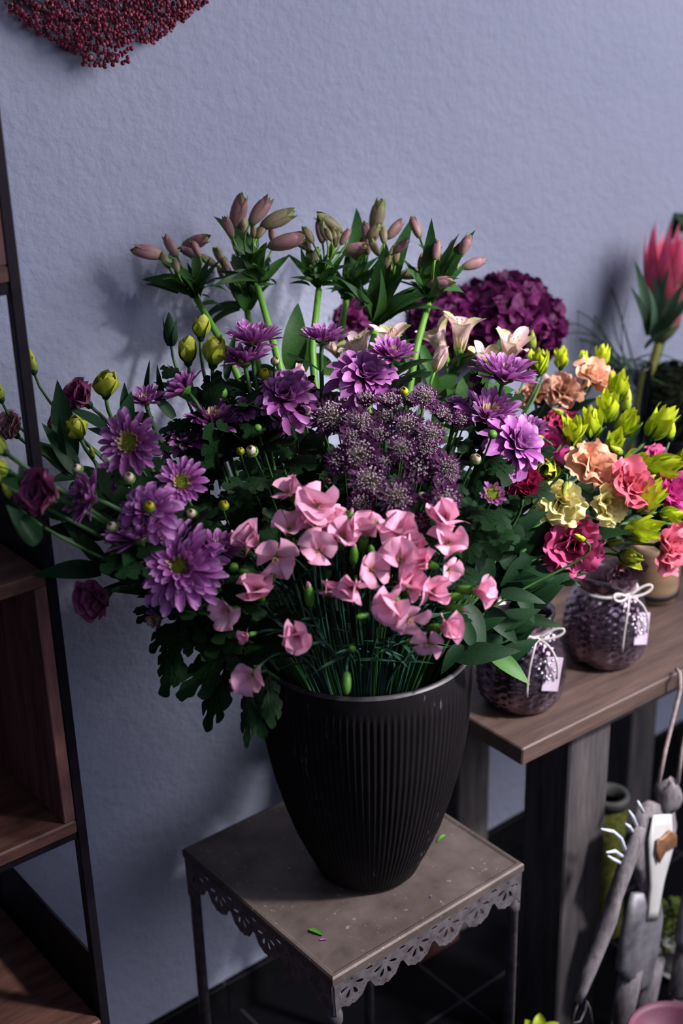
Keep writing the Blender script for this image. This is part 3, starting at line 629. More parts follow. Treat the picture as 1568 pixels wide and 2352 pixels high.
# leaves, one metre long along +X, shared
def lobed_leaf(mb, r):
    """Chrysanthemum leaf: a blade with three pairs of toothed side lobes and an end lobe, arched and cupped."""
    kx = r.uniform(.10, .38); kw = r.uniform(.1, .5); ph = r.uniform(0, 6)
    def strip(x0, y0, ang, L, W, zz, teeth=2.5, blunt=True):
        nu, nv = 15, 5; u = np.linspace(0, 1, nu)[:, None]; v = np.linspace(-1, 1, nv)[None, :]
        wp = W*(.62+.38*np.sin(np.clip(u*1.25, 0, 1)*PI/2))*np.sqrt(np.clip(1-np.clip((u-.66)/.345, 0, 1)**2.2, 0, 1))*(1+.20*np.sin(teeth*2*PI*u+ph)*(u > .3))
        s_ = u*L+.30*np.abs(wp*v)-.1*W; t = wp*v; c_, q = math.cos(ang), math.sin(ang)
        x = x0+s_*c_-t*q; y = y0+s_*q+t*c_
        z = .12*x-kx*x**2-kw*y**2+.018*np.sin(9*x+ph)+zz+.10*np.abs(t)
        mb.grid(np.stack([x, y, z], -1), np.clip(x, 0, 1))
    strip(.10, 0, 0, .62, .115, 0, 1.5); strip(.52, 0, r.gauss(0, .06), .48, .125, .001, 2.5)
    for k, (x, L, W, a) in enumerate(((.20, .30, .085, 62), (.38, .38, .100, 50), (.56, .33, .090, 40))):
        for s in (-1, 1): strip(x+r.gauss(0, .02), s*.03, s*math.radians(a+r.gauss(0, 6)), L*r.uniform(.85, 1.15), W, .002+.001*k, 2.2)
    mb.tube([(0, 0, 0), (.1, 0, .012-kx*.01), (.25, 0, .03-kx*.0625), (.5, 0, .055-kx*.25)], [.014, .014, .011, .006], 5)
def leaf_mesh(kind, sd):
    r = random.Random(sd); a = MB()
    if kind == 'lobed': lobed_leaf(a, r)
    elif kind == 'ovate': petal(a, 0, 0, 0, 1, .20, r.uniform(5, 25), r.uniform(-35, 0), .25, .03, 4, nu=14, nv=7, shape='point')
    elif kind == 'lance': petal(a, 0, 0, 0, 1, .10, r.uniform(15, 45), r.uniform(-80, -20), .3, .08, 4, nu=12, nv=5, shape='point', twist=r.gauss(0, .7))
    else: petal(a, 0, 0, 0, 1, .045, r.uniform(10, 35), r.uniform(-60, 10), .4, nu=10, nv=3, shape='point')
    return a
LEAFMAT = dict(lobed='leaf', ovate='lis', lance='bright', blade='carn')
LEAF = {k: [leaf_mesh(k, i).mesh('leaf', GREEN[LEAFMAT[k]]) for i in range(4)] for k in LEAFMAT}
_lit_leaf = [leaf_mesh('ovate', i).mesh('leaf', soft('lit_leaf_green', ((0, (.05, .16, .03)), (1, (.07, .20, .03))), .5, .3, .2)) for i in range(1)]  # lighter copy of the ovate leaf, the light on it put into the green
def leaf_at(root, p, d, nrm, size, kind, me=None):
    """A leaf from point p along d with its upper side towards nrm."""
    d = Vector(d).normalized(); n = Vector(nrm); n = (n-d*n.dot(d)).normalized(); y = n.cross(d)
    q = Matrix(((d.x, y.x, n.x), (d.y, y.y, n.y), (d.z, y.z, n.z))).to_quaternion()
    return link('leaf', me or random.choice(LEAF[kind]), root, Vector(p)-root.location, q, size)
def leaf_px(root, a, b, kind, wide=1.0, me=None):
    """A leaf from one place to another, given as (pixel x, pixel y, depth)."""
    p, q = at(*a), at(*b); d = q-p; o = leaf_at(root, p, d, -FW*.8+Vector((0, 0, .7))+Vector((random.gauss(0, .25), random.gauss(0, .25), 0)), d.length, kind, me)
    o.scale = (d.length*1.05, d.length*wide, d.length); return o

# ---------------------------------------------------------------- stems: from a head down through the mouth of the vase
def stem_path(P, d, spread=.42, h=.05, floor=.03, axis=VASE):
    o = Vector((P.x-axis.x, P.y-axis.y, 0)); m = o*spread
    if m.length > .108: m *= .108/m.length
    mouth = Vector((axis.x, axis.y, RIMZ-.012))+m*.98; foot = Vector((axis.x, axis.y, ST+floor))-m*.30
    p1 = P-d*h; L = (P-mouth).length; dirm = (mouth-foot).normalized()
    pts = bez(P, p1, mouth+dirm*min(.45*L, .14), mouth, 14); return pts, mouth, foot
def bouquet_flower(name, label, cat, group, px, py, diam, nominal, fc, meshes, k=1.0, D=None, stem='stem', rad=.0022, spread=.42, h=.05, leaves=None, spin=None, tailz=0):
    if k < 0: D = -k
    D = D or dome(px, py, k); P = at(px, py, D); d = facing(fc); sc = diam*D/FPX/nominal
    pts, mouth, foot = stem_path(P+d*tailz*sc, d, spread, h)
    root = empty(name, foot, label, cat, group); q = d.to_track_quat('Z', 'Y') @ Quaternion((0, 0, 1), random.uniform(0, 6.28) if spin is None else spin)
    for nm, me in meshes: link(nm, me, root, P-foot, q, sc)
    m = MB(); allp = pts+[mouth.lerp(foot, .5), foot]; m.tube([p-foot for p in allp], [rad]*len(allp), 6); m.obj('stem', GREEN[stem], root)
    if leaves:
        kind, n, lo, hi, size = leaves
        for i in range(n):
            t = lo+(hi-lo)*(i+random.random()*.6)/n; p = pts[min(13, int(t*13))]
            out = Vector((P.x-VASE.x, P.y-VASE.y, .02)).normalized(); a = random.uniform(0, 6.28)
            dd = Vector((math.cos(a), math.sin(a), random.uniform(-.3, .5)))+out*.7-FW*.25
            leaf_at(root, p, dd, Vector((0, 0, 1))-FW*.5, size*random.uniform(.75, 1.2), kind)
    return root

# ---------------------------------------------------------------- chrysanthemums: pixel, size, facing (right, up, towards the eye), shape
MUMS = [
 (300, 1020, 150, (-.15, .2, 1), 'open', -1.31, 'large open purple chrysanthemum with green eye, the upper of the left-hand open heads'),
 (417, 1110, 118, (.15, .25, 1), 'open', -1.31, 'open purple chrysanthemum with green eye, just below and right of the largest green-eyed one'),
 (487, 968, 130, (.15, .75, .6), 'side', .98, 'purple chrysanthemum tilted up with pale yellow centre, above the dark green hollow'),
 (428, 1030, 115, (0, .55, .35), 'reflex', .94, 'purple chrysanthemum half hidden under the tilted yellow-centred head'),
 (212, 1145, 125, (-.8, .25, .55), 'side', -1.24, 'spiky purple chrysanthemum turned to the left with long loose petals, outermost on the left'),
 (345, 1180, 140, (-.15, .45, .75), 'reflex', -1.27, 'purple chrysanthemum with broad smooth petals and a small bud in front of its middle'),
 (322, 1240, 145, (-.35, .85, .4), 'side', -1.26, 'purple chrysanthemum seen from the side, directly above the largest bloom and to its left'),
 (415, 1305, 215, (-.05, .3, 1), 'full', -1.28, 'largest purple chrysanthemum, full double bloom with green eye at lower left'),
 (497, 1268, 120, (.2, .9, .3), 'side', -1.30, 'purple chrysanthemum seen from the side, touching the largest bloom on its right'),
 (335, 925, 85, (-.1, .8, .5), 'side', 1.02, 'small purple chrysanthemum with yellowish middle at the upper left edge'),
 (428, 898, 105, (-.62, .62, .05), 'side', 1.0, 'purple chrysanthemum in profile leaning left, below the lime green buds'),
 (580, 790, 128, (.05, .92, .35), 'side', 1.02, 'upper of two stacked purple chrysanthemums below the alstroemeria stems'),
 (562, 836, 118, (-.15, .92, .3), 'side', 1.0, 'lower of two stacked purple chrysanthemums beside the lime green buds'),
 (740, 786, 105, (.12, .9, .35), 'side', 1.02, 'purple chrysanthemum seen from the side, in front of the middle alstroemeria stem'),
 (900, 822, 108, (.15, .85, .5), 'side', 1.0, 'purple chrysanthemum with yellow middle in front of the cream open alstroemeria'),
 (835, 880, 165, (.2, .45, .6), 'reflex', 1.02, 'purple chrysanthemum with drooping petals above the dark astrantia cluster'),
 (655, 925, 165, (-.05, .4, .7), 'reflex', 1.0, 'purple chrysanthemum with one long hanging petal, left of the dark astrantia cluster'),
 (1155, 872, 148, (.15, .9, .35), 'side', 1.04, 'purple chrysanthemum seen from the side below the right-hand open alstroemeria'),
 (1122, 962, 145, (.1, .78, .55), 'side', 1.04, 'purple chrysanthemum with yellow middle at the right of the astrantia cluster'),
 (1172, 1030, 155, (.5, .3, .6), 'reflex', 1.02, 'pale purple chrysanthemum with smooth petals beside the hot pink lisianthus'),
 (1215, 988, 85, (.2, .8, .3), 'side', .98, 'small dark purple chrysanthemum wedged before the hot pink lisianthus'),
 (262, 1095, 85, (.2, .2, .6), 'reflex', -1.33, 'dark purple chrysanthemum in shade between the two leftmost open heads'),
 (560, 945, 80, (-.3, .5, .5), 'reflex', .93, 'shaded purple chrysanthemum behind the one with the long hanging petal'),
 (1048, 945, 85, (.1, .6, .5), 'reflex', .96, 'dark purple chrysanthemum half buried at the right rim of the astrantia cluster'),
 (470, 1325, 95, (.6, .1, .5), 'reflex', 1.0, 'lilac chrysanthemum peeking out under the largest bloom on its right'),
 (1130, 1138, 56, (.05, .35, .9), 'eye', 1.08, 'small half-open chrysanthemum with big lime eye below the pale purple one'),
 (362, 1420, 50, (-.5, -.2, .6), 'eye', 1.05, 'small dark half-open chrysanthemum hanging above the lobed leaves'),
]
MR = []
for i, (px, py, dm, fc, kind, k, lab) in enumerate(MUMS):
    nom = {'open': .076, 'side': .070, 'full': .078, 'reflex': .066, 'eye': .042}[kind]
    MR.append(bouquet_flower('chrysanthemum', lab, 'flower', 'purple chrysanthemums in the bouquet', px, py, dm, nom, fc, MUM[kind][i % 3], k, leaves=('lobed', 7, .16, .8, .062), rad=.0026, spread=.45, tailz=-.005))
# big lobed leaves hanging over the rim at the lower left, on the lowest stem
r_ = MR[26]; dl = 1.36
for a, b, wd in (((432, 1440, dl), (362, 1585, dl-.02), .75), ((560, 1455, dl), (415, 1600, dl-.01), .72), ((545, 1480, dl), (472, 1675, dl), .52), ((585, 1475, dl+.01), (525, 1580, dl), .6),
                 ((575, 1560, dl-.01), (566, 1712, dl-.02), .42), ((550, 1490, dl), (605, 1690, dl-.02), .45), ((615, 1540, dl-.03), (628, 1668, dl-.04), .6), ((440, 1400, dl), (345, 1495, dl), .7), ((470, 1380, dl+.02), (520, 1490, dl), .8), ((520, 1420, dl+.01), (490, 1530, dl), .8), ((600, 1430, dl+.02), (560, 1530, dl+.01), .8), ((470, 1410, dl+.01), (430, 1500, dl), .7)):
    leaf_px(r_, a, b, 'lobed', wd)
m = MB(); l0 = r_.location
for a, b, c in (((630, 1520), (560, 1470), (470, 1440)), ((640, 1540), (600, 1490), (560, 1465)), ((640, 1560), (610, 1540), (590, 1545))): m.tube([at(*a, dl+.03)-l0, at(*b, dl+.01)-l0, at(*c, dl)-l0], .002, 5)
m.obj('side_stem', GREEN['stem'], r_)
r_ = MR[25]
for a, b in (((1080, 1210), (1075, 1140)), ((1080, 1220), (1085, 1290)), ((1095, 1160), (1100, 1105)), ((1150, 1160), (1150, 1220)), ((1060, 1110), (1040, 1160)), ((1110, 1020), (1160, 1090))): leaf_px(r_, (*a, dome(*a, .97)), (*b, dome(*b, 1.0)), 'lobed', .9)
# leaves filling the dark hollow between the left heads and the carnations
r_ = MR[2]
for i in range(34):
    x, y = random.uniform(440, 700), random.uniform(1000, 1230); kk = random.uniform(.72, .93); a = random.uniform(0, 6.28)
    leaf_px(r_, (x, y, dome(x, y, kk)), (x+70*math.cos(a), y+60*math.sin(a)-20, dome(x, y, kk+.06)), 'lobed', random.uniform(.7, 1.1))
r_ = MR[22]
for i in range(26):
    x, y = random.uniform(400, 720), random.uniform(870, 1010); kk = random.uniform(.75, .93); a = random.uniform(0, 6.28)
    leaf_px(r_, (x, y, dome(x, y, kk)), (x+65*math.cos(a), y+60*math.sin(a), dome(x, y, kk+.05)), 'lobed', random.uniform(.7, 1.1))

# ---------------------------------------------------------------- chrysanthemum buds
CB = 'chrysanthemum buds'
BUDS = [
 (342, 1166, 34, 'yellow', -1.235, 'round yellow-green chrysanthemum bud in front of the broad smooth petals'),
 (260, 1214, 36, 'cream', -1.260, 'cream chrysanthemum bud with opening tips left of the broad-petalled head'),
 (440, 1184, 34, 'cream', -1.300, 'cream chrysanthemum bud over dark leaves right of the broad-petalled head'),
 (513, 1163, 30, 'yellow', 1.0, 'bright yellow chrysanthemum button on its stem in the dark hollow'),
 (346, 1315, 34, 'cream', -1.270, 'pale brownish chrysanthemum bud at the left edge of the largest bloom'),
 (296, 1101, 36, 'cream', -1.290, 'pinkish cream chrysanthemum bud below the large green-eyed head'),
 (181, 1080, 32, 'cream', -1.270, 'withered pale chrysanthemum bud above the spiky outermost head'),
 (271, 965, 30, 'cream', -1.330, 'cream chrysanthemum bud above the large green-eyed head'),
 (580, 1040, 36, 'cream', .98, 'cream and pink chrysanthemum bud opening above the dark hollow, right of a yellow one'),
 (552, 1038, 24, 'yellow', .97, 'small yellow chrysanthemum bud touching the cream and pink one'),
 (592, 985, 22, 'green', .98, 'tiny green chrysanthemum bud left of the head with the hanging petal'),
 (928, 903, 30, 'yellow', 1.04, 'bright yellow chrysanthemum button at the top of the astrantia cluster'),
 (1090, 1057, 32, 'cream', 1.04, 'cream chrysanthemum bud on its stem below the pale purple head'),
 (262, 1281, 28, 'green', -1.270, 'yellow-green chrysanthemum bud under the left side-on head'),
 (538, 1305, 30, 'green', 1.06, 'ridged green chrysanthemum bud just right of the largest bloom'),
 (631, 832, 26, 'cream', 1.0, 'cream chrysanthemum bud right of the two stacked heads'),
 (606, 862, 34, 'yellow', .98, 'greenish yellow chrysanthemum bud below the two stacked heads'),
 (512, 905, 32, 'green', .98, 'green chrysanthemum bud above the tilted yellow-centred head'),
 (1130, 1000, 26, 'green', 1.07, 'small green chrysanthemum bud on the pale purple petals beside the astrantia'),
]
for px, py, dm, mat, k, lab in BUDS:
    bouquet_flower('chrysanthemum_bud', lab, 'flower bud', CB, px, py, dm, .0145, (random.gauss(0, .25), .45, .8), MUMBUD[mat], k, rad=.0013, spread=.4, h=.04, leaves=('lobed', 2, .25, .7, .04))

# ---------------------------------------------------------------- astrantia
AS = [
 (765, 962, 92, (-.3, .3, .9), 'open', 'large dark astrantia head at the upper left of the purple cluster'),
 (825, 974, 68, (.2, .2, .9), 'open', 'astrantia head with pale greenish middle second from the left in the upper row'),
 (842, 934, 60, (0, .85, .4), 'side', 'grey-lilac astrantia head seen from the side at the top of the cluster, left of centre'),
 (898, 938, 66, (-.1, .75, .5), 'side', 'dull brownish astrantia head at the top middle of the cluster'),
 (938, 934, 60, (.1, .8, .5), 'side', 'dull astrantia head at the top, wedged right of the brownish one'),
 (975, 918, 66, (.1, .5, .8), 'open', 'topmost round lilac-grey astrantia head of the cluster'),
 (937, 982, 72, (-.15, .35, .9), 'open', 'astrantia head with light middle below the topmost one, to its left'),
 (990, 1000, 62, (.1, .3, .9), 'open', 'astrantia head in the crowded upper right of the cluster'),
 (1012, 965, 60, (.2, .6, .6), 'side', 'dark brown astrantia head below and right of the topmost one'),
 (1050, 976, 52, (.3, .6, .7), 'side', 'grey astrantia head at the right edge touching the yellow-centred chrysanthemum'),
 (924, 1032, 64, (-.1, .2, .95), 'open', 'left of two small touching astrantia heads in the right middle of the cluster'),
 (977, 1031, 66, (.1, .2, .95), 'open', 'right of two small touching astrantia heads in the right middle of the cluster'),
 (961, 1066, 72, (0, -.3, .9), 'side', 'astrantia head showing its whitish collar below the two touching ones'),
 (1022, 1076, 68, (.4, .1, .9), 'open', 'dim astrantia head at the right edge below the two touching ones'),
 (826, 1046, 92, (-.1, .15, 1), 'open', 'large astrantia head in the middle left of the cluster'),
 (786, 1062, 60, (-.5, .1, .8), 'side', 'purple astrantia head half hidden behind the large middle left one'),
 (848, 1107, 88, (.1, .2, 1), 'open', 'brightest astrantia head with pale green middle in the lower middle of the cluster'),
 (911, 1142, 84, (.1, .1, 1), 'open', 'greenish-eyed astrantia head right of the brightest one'),
 (832, 1157, 64, (-.2, -.2, .9), 'open', 'pinkish astrantia head under the brightest one, just above the carnations'),
 (1020, 1146, 76, (.3, -.1, .9), 'open', 'whitish astrantia head with violet bracts at the lower right of the cluster'),
 (886, 1192, 50, (0, 0, .9), 'side', 'small dark red astrantia head between the carnations at the bottom of the cluster'),
 (962, 1194, 50, (0, -.2, .9), 'side', 'dark astrantia head just above the right-hand carnations'),
 (718, 1118, 46, (-.6, -.4, .5), 'shut', 'closed dark astrantia bud above the double-stacked carnation'),
 (747, 1108, 34, (.3, .2, .7), 'shut', 'smaller closed astrantia bud right beside the larger closed one'),
 (957, 1140, 44, (.6, -.1, .6), 'shut', 'closed violet astrantia bud between the greenish-eyed and the whitish heads'),
 (714, 952, 44, (-.6, .4, .5), 'shut', 'closed dark astrantia bud at the far left of the cluster'),
 (805, 1008, 56, (0, .3, .8), 'side', 'shadowed brown astrantia head above the large middle left one'),
 (872, 1003, 52, (0, .3, .8), 'side', 'nearly black astrantia head in the shaded centre of the cluster'),
 (884, 1064, 46, (-.1, .2, .9), 'side', 'small dark red astrantia head left of the one with the whitish collar'),
 (1003, 1118, 44, (.4, .2, .8), 'side', 'tiny dark astrantia head just above the whitish lower right one'),
 (1082, 897, 46, (.2, .8, .4), 'shut', 'brownish closed astrantia head outside the cluster beside the open alstroemeria'),
 (1090, 915, 44, (.2, .6, .5), 'shut', 'dark closed astrantia head below the brownish one outside the cluster'),
 (880, 968, 60, (0, .4, .8), 'side', 'dim purple astrantia head hidden below the brownish top middle one'),
]
for i, (px, py, dm, fc, kind, lab) in enumerate(AS):
    bouquet_flower('astrantia', lab, 'flower', 'astrantia heads in the dark cluster', px, py, dm, {'open': .0350, 'side': .028, 'shut': .020}[kind], fc, ASTR[kind][i % 2], 1.0+.04*math.sin(i*2.7), rad=.0011, spread=.3, h=.05, leaves=('lance', 2, .45, .8, .05) if i % 2 else ('lobed', 2, .45, .8, .06))

# ---------------------------------------------------------------- spray carnations
CN = [
 (668, 1140, 78, (-.4, .5, .6), 'cup', 1.02, 'pink carnation behind and left of the big topmost one'),
 (728, 1165, 108, (.05, .45, .85), 'cup', 1.05, 'big topmost pink carnation under the closed astrantia buds'),
 (664, 1215, 88, (.1, .5, .8), 'flat', 1.06, 'open pink carnation with stamens left below the topmost one'),
 (596, 1250, 78, (-.5, .3, .6), 'half', 1.05, 'folded pink carnation at the left end of the main row'),
 (632, 1278, 84, (0, -.45, .8), 'droop', 1.08, 'pink carnation with hanging wavy petals in the left of the row'),
 (556, 1258, 58, (-.4, .4, .5), 'half', 1.02, 'dusky pink carnation half hidden behind the chrysanthemum at the row end'),
 (733, 1265, 92, (-.05, .25, .95), 'flat', 1.09, 'wide open pink carnation with clear stamens in the middle of the row'),
 (722, 1218, 78, (.1, .3, .7), 'half', 1.02, 'shaded pink carnation tucked under the topmost one'),
 (786, 1238, 86, (.1, .5, .7), 'cup', 1.04, 'pink carnation right of the shaded one, its middle just in view'),
 (836, 1232, 80, (.1, .6, .6), 'half', 1.03, 'pink carnation beside the small pink-tipped bud in the row'),
 (770, 1212, 62, (0, .6, .5), 'half', 1.0, 'pink carnation petals rising behind the row, left of the green buds'),
 (918, 1232, 92, (-.1, .6, .6), 'cup', 1.04, 'pink carnation standing above the brightest carnation face'),
 (920, 1288, 92, (-.05, .3, .95), 'cup', 1.09, 'bright pink carnation face with salmon heart, right of the two green buds'),
 (1020, 1208, 84, (-.05, .6, .7), 'half', 1.05, 'rounded pink carnation at the upper right, highest of the right group'),
 (1026, 1250, 88, (.1, .3, .9), 'cup', 1.08, 'pink carnation directly below the rounded upper right one'),
 (982, 1295, 66, (-.5, .2, .7), 'half', 1.08, 'crumpled pale pink carnation left of the brightest white-pink petals'),
 (1030, 1307, 66, (.3, -.2, .8), 'flat', 1.08, 'very bright white-pink carnation at the right end of the row'),
 (852, 1310, 90, (.3, .3, .8), 'flat', 1.1, 'pink carnation with broad upright petal below the two green buds'),
 (816, 1347, 72, (-.3, -.1, .9), 'half', 1.11, 'notched pink carnation lower left of the broad upright petal'),
 (905, 1382, 92, (-.2, -.15, .9), 'cup', 1.13, 'pink carnation with curled salmon throat low in the centre'),
 (938, 1418, 78, (.2, -.5, .8), 'droop', 1.13, 'pale pink carnation petals hanging under the curled salmon throat'),
 (937, 1352, 82, (.1, .3, .7), 'half', 1.05, 'salmon pink carnation in shade behind the curled salmon throat'),
 (985, 1360, 72, (.3, .1, .7), 'half', 1.05, 'shaded lilac-pink carnation right of the salmon one'),
 (1085, 1356, 72, (.7, 0, .5), 'half', 1.1, 'pink carnation in profile alone at the far right edge of the spray'),
 (1010, 1442, 70, (.5, .1, .6), 'half', 1.1, 'pink carnation low at the right, upper of the hanging pair'),
 (984, 1477, 62, (-.3, -.5, .7), 'droop', 1.11, 'pink carnation low at the right, lower of the hanging pair'),
 (527, 1402, 90, (-.6, -.05, .7), 'flat', 1.08, 'flat open pink carnation with stamens left of the spray, facing left'),
 (580, 1550, 88, (-.3, -.35, .85), 'flat', 1.06, 'lowest pink carnation drooping outside the rim on the left'),
 (592, 1362, 78, (-.1, .3, .7), 'half', 1.04, 'dusky pink carnation above and right of the flat open one'),
 (680, 1452, 78, (-.05, -.2, .9), 'half', 1.06, 'dusky crumpled carnation hanging among the stems low in the middle'),
 (757, 1360, 46, (0, .3, .8), 'half', 1.06, 'small half-open deep pink carnation above the dark stems'),
 (572, 1458, 38, (-.5, -.1, .6), 'half', 1.05, 'tiny pink carnation just opening between the lobed leaves'),
 (945, 1265, 60, (.2, .5, .5), 'half', 1.01, 'rose pink carnation hidden behind the brightest carnation face'),
]
for i, (px, py, dm, fc, kind, k, lab) in enumerate(CN):
    bouquet_flower('carnation', lab, 'flower', 'pink spray carnations', px, py, dm, {'flat': .056, 'cup': .050, 'half': .038, 'droop': .050}[kind], fc, CARN[kind][i % 3], k, stem='carn', rad=.0016, spread=.62, h=.06, tailz=-.02, leaves=('blade', 2, .3, .95, .05))
CNB = [
 (570, 1312, 44, (-.9, .1, .4), 0, 'plump green carnation bud lying sideways left of the spray, by the chrysanthemum bud'),
 (626, 1322, 32, (.2, -.8, .4), 0, 'green carnation bud under the carnation with hanging wavy petals'),
 (710, 1370, 56, (-.05, .9, .4), 1, 'slim upright green carnation bud with pink tip among the dark stems'),
 (812, 1277, 48, (.05, .9, .4), 1, 'left one of two upright green carnation buds in the row'),
 (853, 1272, 42, (-.1, .9, .4), 0, 'right one of two upright green carnation buds in the row'),
 (833, 1415, 36, (-.8, -.1, .5), 0, 'small light green carnation bud low in the middle, lying sideways'),
 (795, 1567, 54, (0, -.9, .3), 0, 'green carnation bud hanging upside down at the front of the rim'),
 (1040, 1372, 48, (.9, .15, .4), 0, 'upper of two green carnation buds pointing at the profile carnation'),
 (1042, 1396, 50, (.9, -.2, .4), 1, 'lower of two green carnation buds pointing at the profile carnation'),
 (800, 1195, 46, (.3, .9, .3), 1, 'green carnation bud with pink tip under the pinkish astrantia'),
 (860, 1212, 40, (.2, .9, .3), 1, 'salmon-tipped carnation bud between the row and the dark red astrantia'),
 (702, 1487, 36, (-.5, -.2, .6), 0, 'dim green carnation bud beside the hanging crumpled carnation'),
 (808, 1490, 38, (-.2, .2, .8), 0, 'dim green carnation bud deep between the stems above the rim'),
 (950, 1475, 42, (-.9, .1, .4), 0, 'green carnation bud left of the low hanging pair'),
]
for px, py, dm, fc, tip, lab in CNB:
    bouquet_flower('carnation_bud', lab, 'flower bud', 'green carnation buds', px, py, dm, .027, fc, CBUD[bool(tip)], 1.06, stem='carn', rad=.0015, spread=.62, h=.03, tailz=-.011, leaves=('blade', 2, .3, .9, .05))

# ---------------------------------------------------------------- lisianthus on the left
LNOM = {'rose': .054, 'ruffle': .078, 'trumpet': .072, 'cup': .036, 'lime': .043, 'bud': .034}
def lis(rows, group, ltype, **kw):
    out = []
    for i, (px, py, dm, fc, kind, mat, D, lab) in enumerate(rows):
        small = kind == 'sbud'
        nm = 'lisianthus_bud' if kind in ('sbud', 'bud', 'cup') else 'lisianthus'
        out.append(bouquet_flower(nm, lab, 'flower bud' if nm.endswith('bud') else 'flower', group+(' buds' if nm.endswith('bud') else ' blooms'), px, py, dm, .030 if small else LNOM[kind], fc,
                   SBUD[mat] if small else LIS(kind, mat, i % 2), D=D, stem='lis_stem', rad=.0016 if small else .0022, spread=.45, h=.06, tailz=-.004, leaves=('ovate', ltype[0], ltype[1], ltype[2], ltype[3]) if not small else None, **kw))
    return out
GREEN['lis_stem'] = soft('lisianthus_stem_green', ((0, (.04, .11, .03)), (1, (.06, .16, .035))), .5, 0, .25)
LL = [
 (204, 930, 92, (-.4, .35, .6), 'rose', 'mauve', 1.46, 'mauve pink lisianthus rose behind the lime half-open bud at the upper left'),
 (246, 1362, 108, (-.45, -.25, .75), 'rose', 'mauve', 1.34, 'dusky purple lisianthus rose hanging lowest on the left, against the wall'),
 (118, 1140, 120, (-.3, .15, .85), 'rose', 'mauve', 1.21, 'dark mauve lisianthus rose in front of the black shelf post'),
 (38, 1000, 82, (-.3, .4, .7), 'rose', 'pale', 1.50, 'pale faded lisianthus rose behind the black shelf post'),
 (152, 988, 66, (-.3, .2, .7), 'rose', 'mauve', 1.47, 'deep purple lisianthus rose mostly hidden behind green leaves near the shelf post'),
 (243, 908, 68, (.1, .7, .6), 'cup', 'limebud', 1.40, 'half-open lime lisianthus bud in front of the upper mauve rose'),
 (183, 1003, 62, (-.1, .6, .6), 'cup', 'limebud', 1.36, 'lime lisianthus bud left of the large green-eyed chrysanthemum'),
 (12, 1040, 62, (-.75, .6, .2), 'bud', 'limebud', 1.20, 'upper one of the lime lisianthus buds at the left photo edge before the shelf'),
 (20, 1085, 54, (-.7, .3, .4), 'cup', 'limebud', 1.25, 'opening lime lisianthus bud behind two smooth ones at the left photo edge'),
 (2, 1112, 60, (-.8, .5, .3), 'bud', 'limebud', 1.21, 'lower smooth lime lisianthus bud cut by the left photo edge'),
 (24, 1142, 42, (-.4, .8, .3), 'sbud', 'limebud', 1.20, 'small pointed lime lisianthus bud low at the left photo edge'),
 (77, 850, 56, (-.15, .95, .2), 'sbud', 'limebud', 1.46, 'slim lime lisianthus bud rising just behind the black shelf post'),
 (2, 915, 54, (-.2, .95, .2), 'sbud', 'limebud', 1.48, 'slim lime lisianthus bud higher at the left photo edge'),
 (432, 832, 62, (0, .9, .4), 'bud', 'limebud', 1.50, 'left one of three lime lisianthus buds grouped above the profile chrysanthemum'),
 (489, 838, 68, (.15, .9, .4), 'bud', 'limebud', 1.48, 'right one of three lime lisianthus buds grouped, the fattest'),
 (461, 776, 54, (.1, .9, .3), 'bud', 'limebud', 1.52, 'uppermost of three lime lisianthus buds grouped below the left alstroemeria'),
 (213, 1048, 30, (-.1, .8, .4), 'sbud', 'limebud', 1.37, 'small olive lisianthus bud below the lime one beside the big chrysanthemum'),
]
LO = lis(LL, 'lisianthus on the shelf side', (3, .25, .8, .07))
for ri, a, b, wd, D in ((2, (160, 1060), (133, 880), .95, 1.38), (2, (175, 1085), (92, 985), .95, 1.36), (2, (185, 1095), (98, 1030), .85, 1.36), (9, (62, 1140), (45, 1068), 1.0, 1.2), (9, (66, 1142), (62, 1072), .9, 1.21),
                     (10, (88, 1245), (8, 1160), 1.2, 1.2), (10, (90, 1246), (42, 1195), .9, 1.19), (10, (100, 1215), (40, 1160), .8, 1.22), (1, (232, 1312), (84, 1338), 1.0, 1.33), (1, (240, 1305), (140, 1200), .95, 1.33), (1, (250, 1225), (108, 1212), 1.0, 1.37),
                     (1, (270, 1315), (380, 1370), 1.2, 1.36), (1, (330, 1200), (190, 1215), 1.1, 1.4), (1, (255, 1315), (350, 1310), 1.2, 1.37), (0, (290, 960), (285, 880), .8, 1.45), (0, (245, 985), (150, 935), .9, 1.44), (0, (340, 935), (345, 830), .55, 1.5), (0, (375, 930), (362, 835), .5, 1.5),
                     (13, (440, 900), (385, 840), .8, 1.5), (13, (400, 960), (345, 900), .9, 1.48), (14, (520, 870), (540, 760), .5, 1.52), (0, (140, 1010), (120, 920), .8, 1.37), (0, (150, 1050), (145, 950), .5, 1.36)):
    leaf_px(LO[ri], (*a, D), (*b, D+random.uniform(-.02, .02)), 'ovate', wd)
# green leaf bud like a closed tulip
P = at(393, 795, 1.55); pts, mouth, foot = stem_path(P, facing((-.05, 1, .1)), .4); tb = empty('leaf_shoot', foot, 'closed green leaf shoot shaped like a tulip, standing against the wall at the upper left', 'shoot')
for i in range(4):
    m = MB(); petal(m, i*PI/2, .003, 0, .042, .0095, 70, 98, .5, nu=10, nv=7, shape='point'); link('leaf', m.mesh('leaf', GREEN['lis']), tb, P-foot, facing((-.05, 1, .1)).to_track_quat('Z', 'Y'))
m = MB(); m.tube([p-foot for p in pts+[foot]], .0018); m.obj('stem', GREEN['lis_stem'], tb)

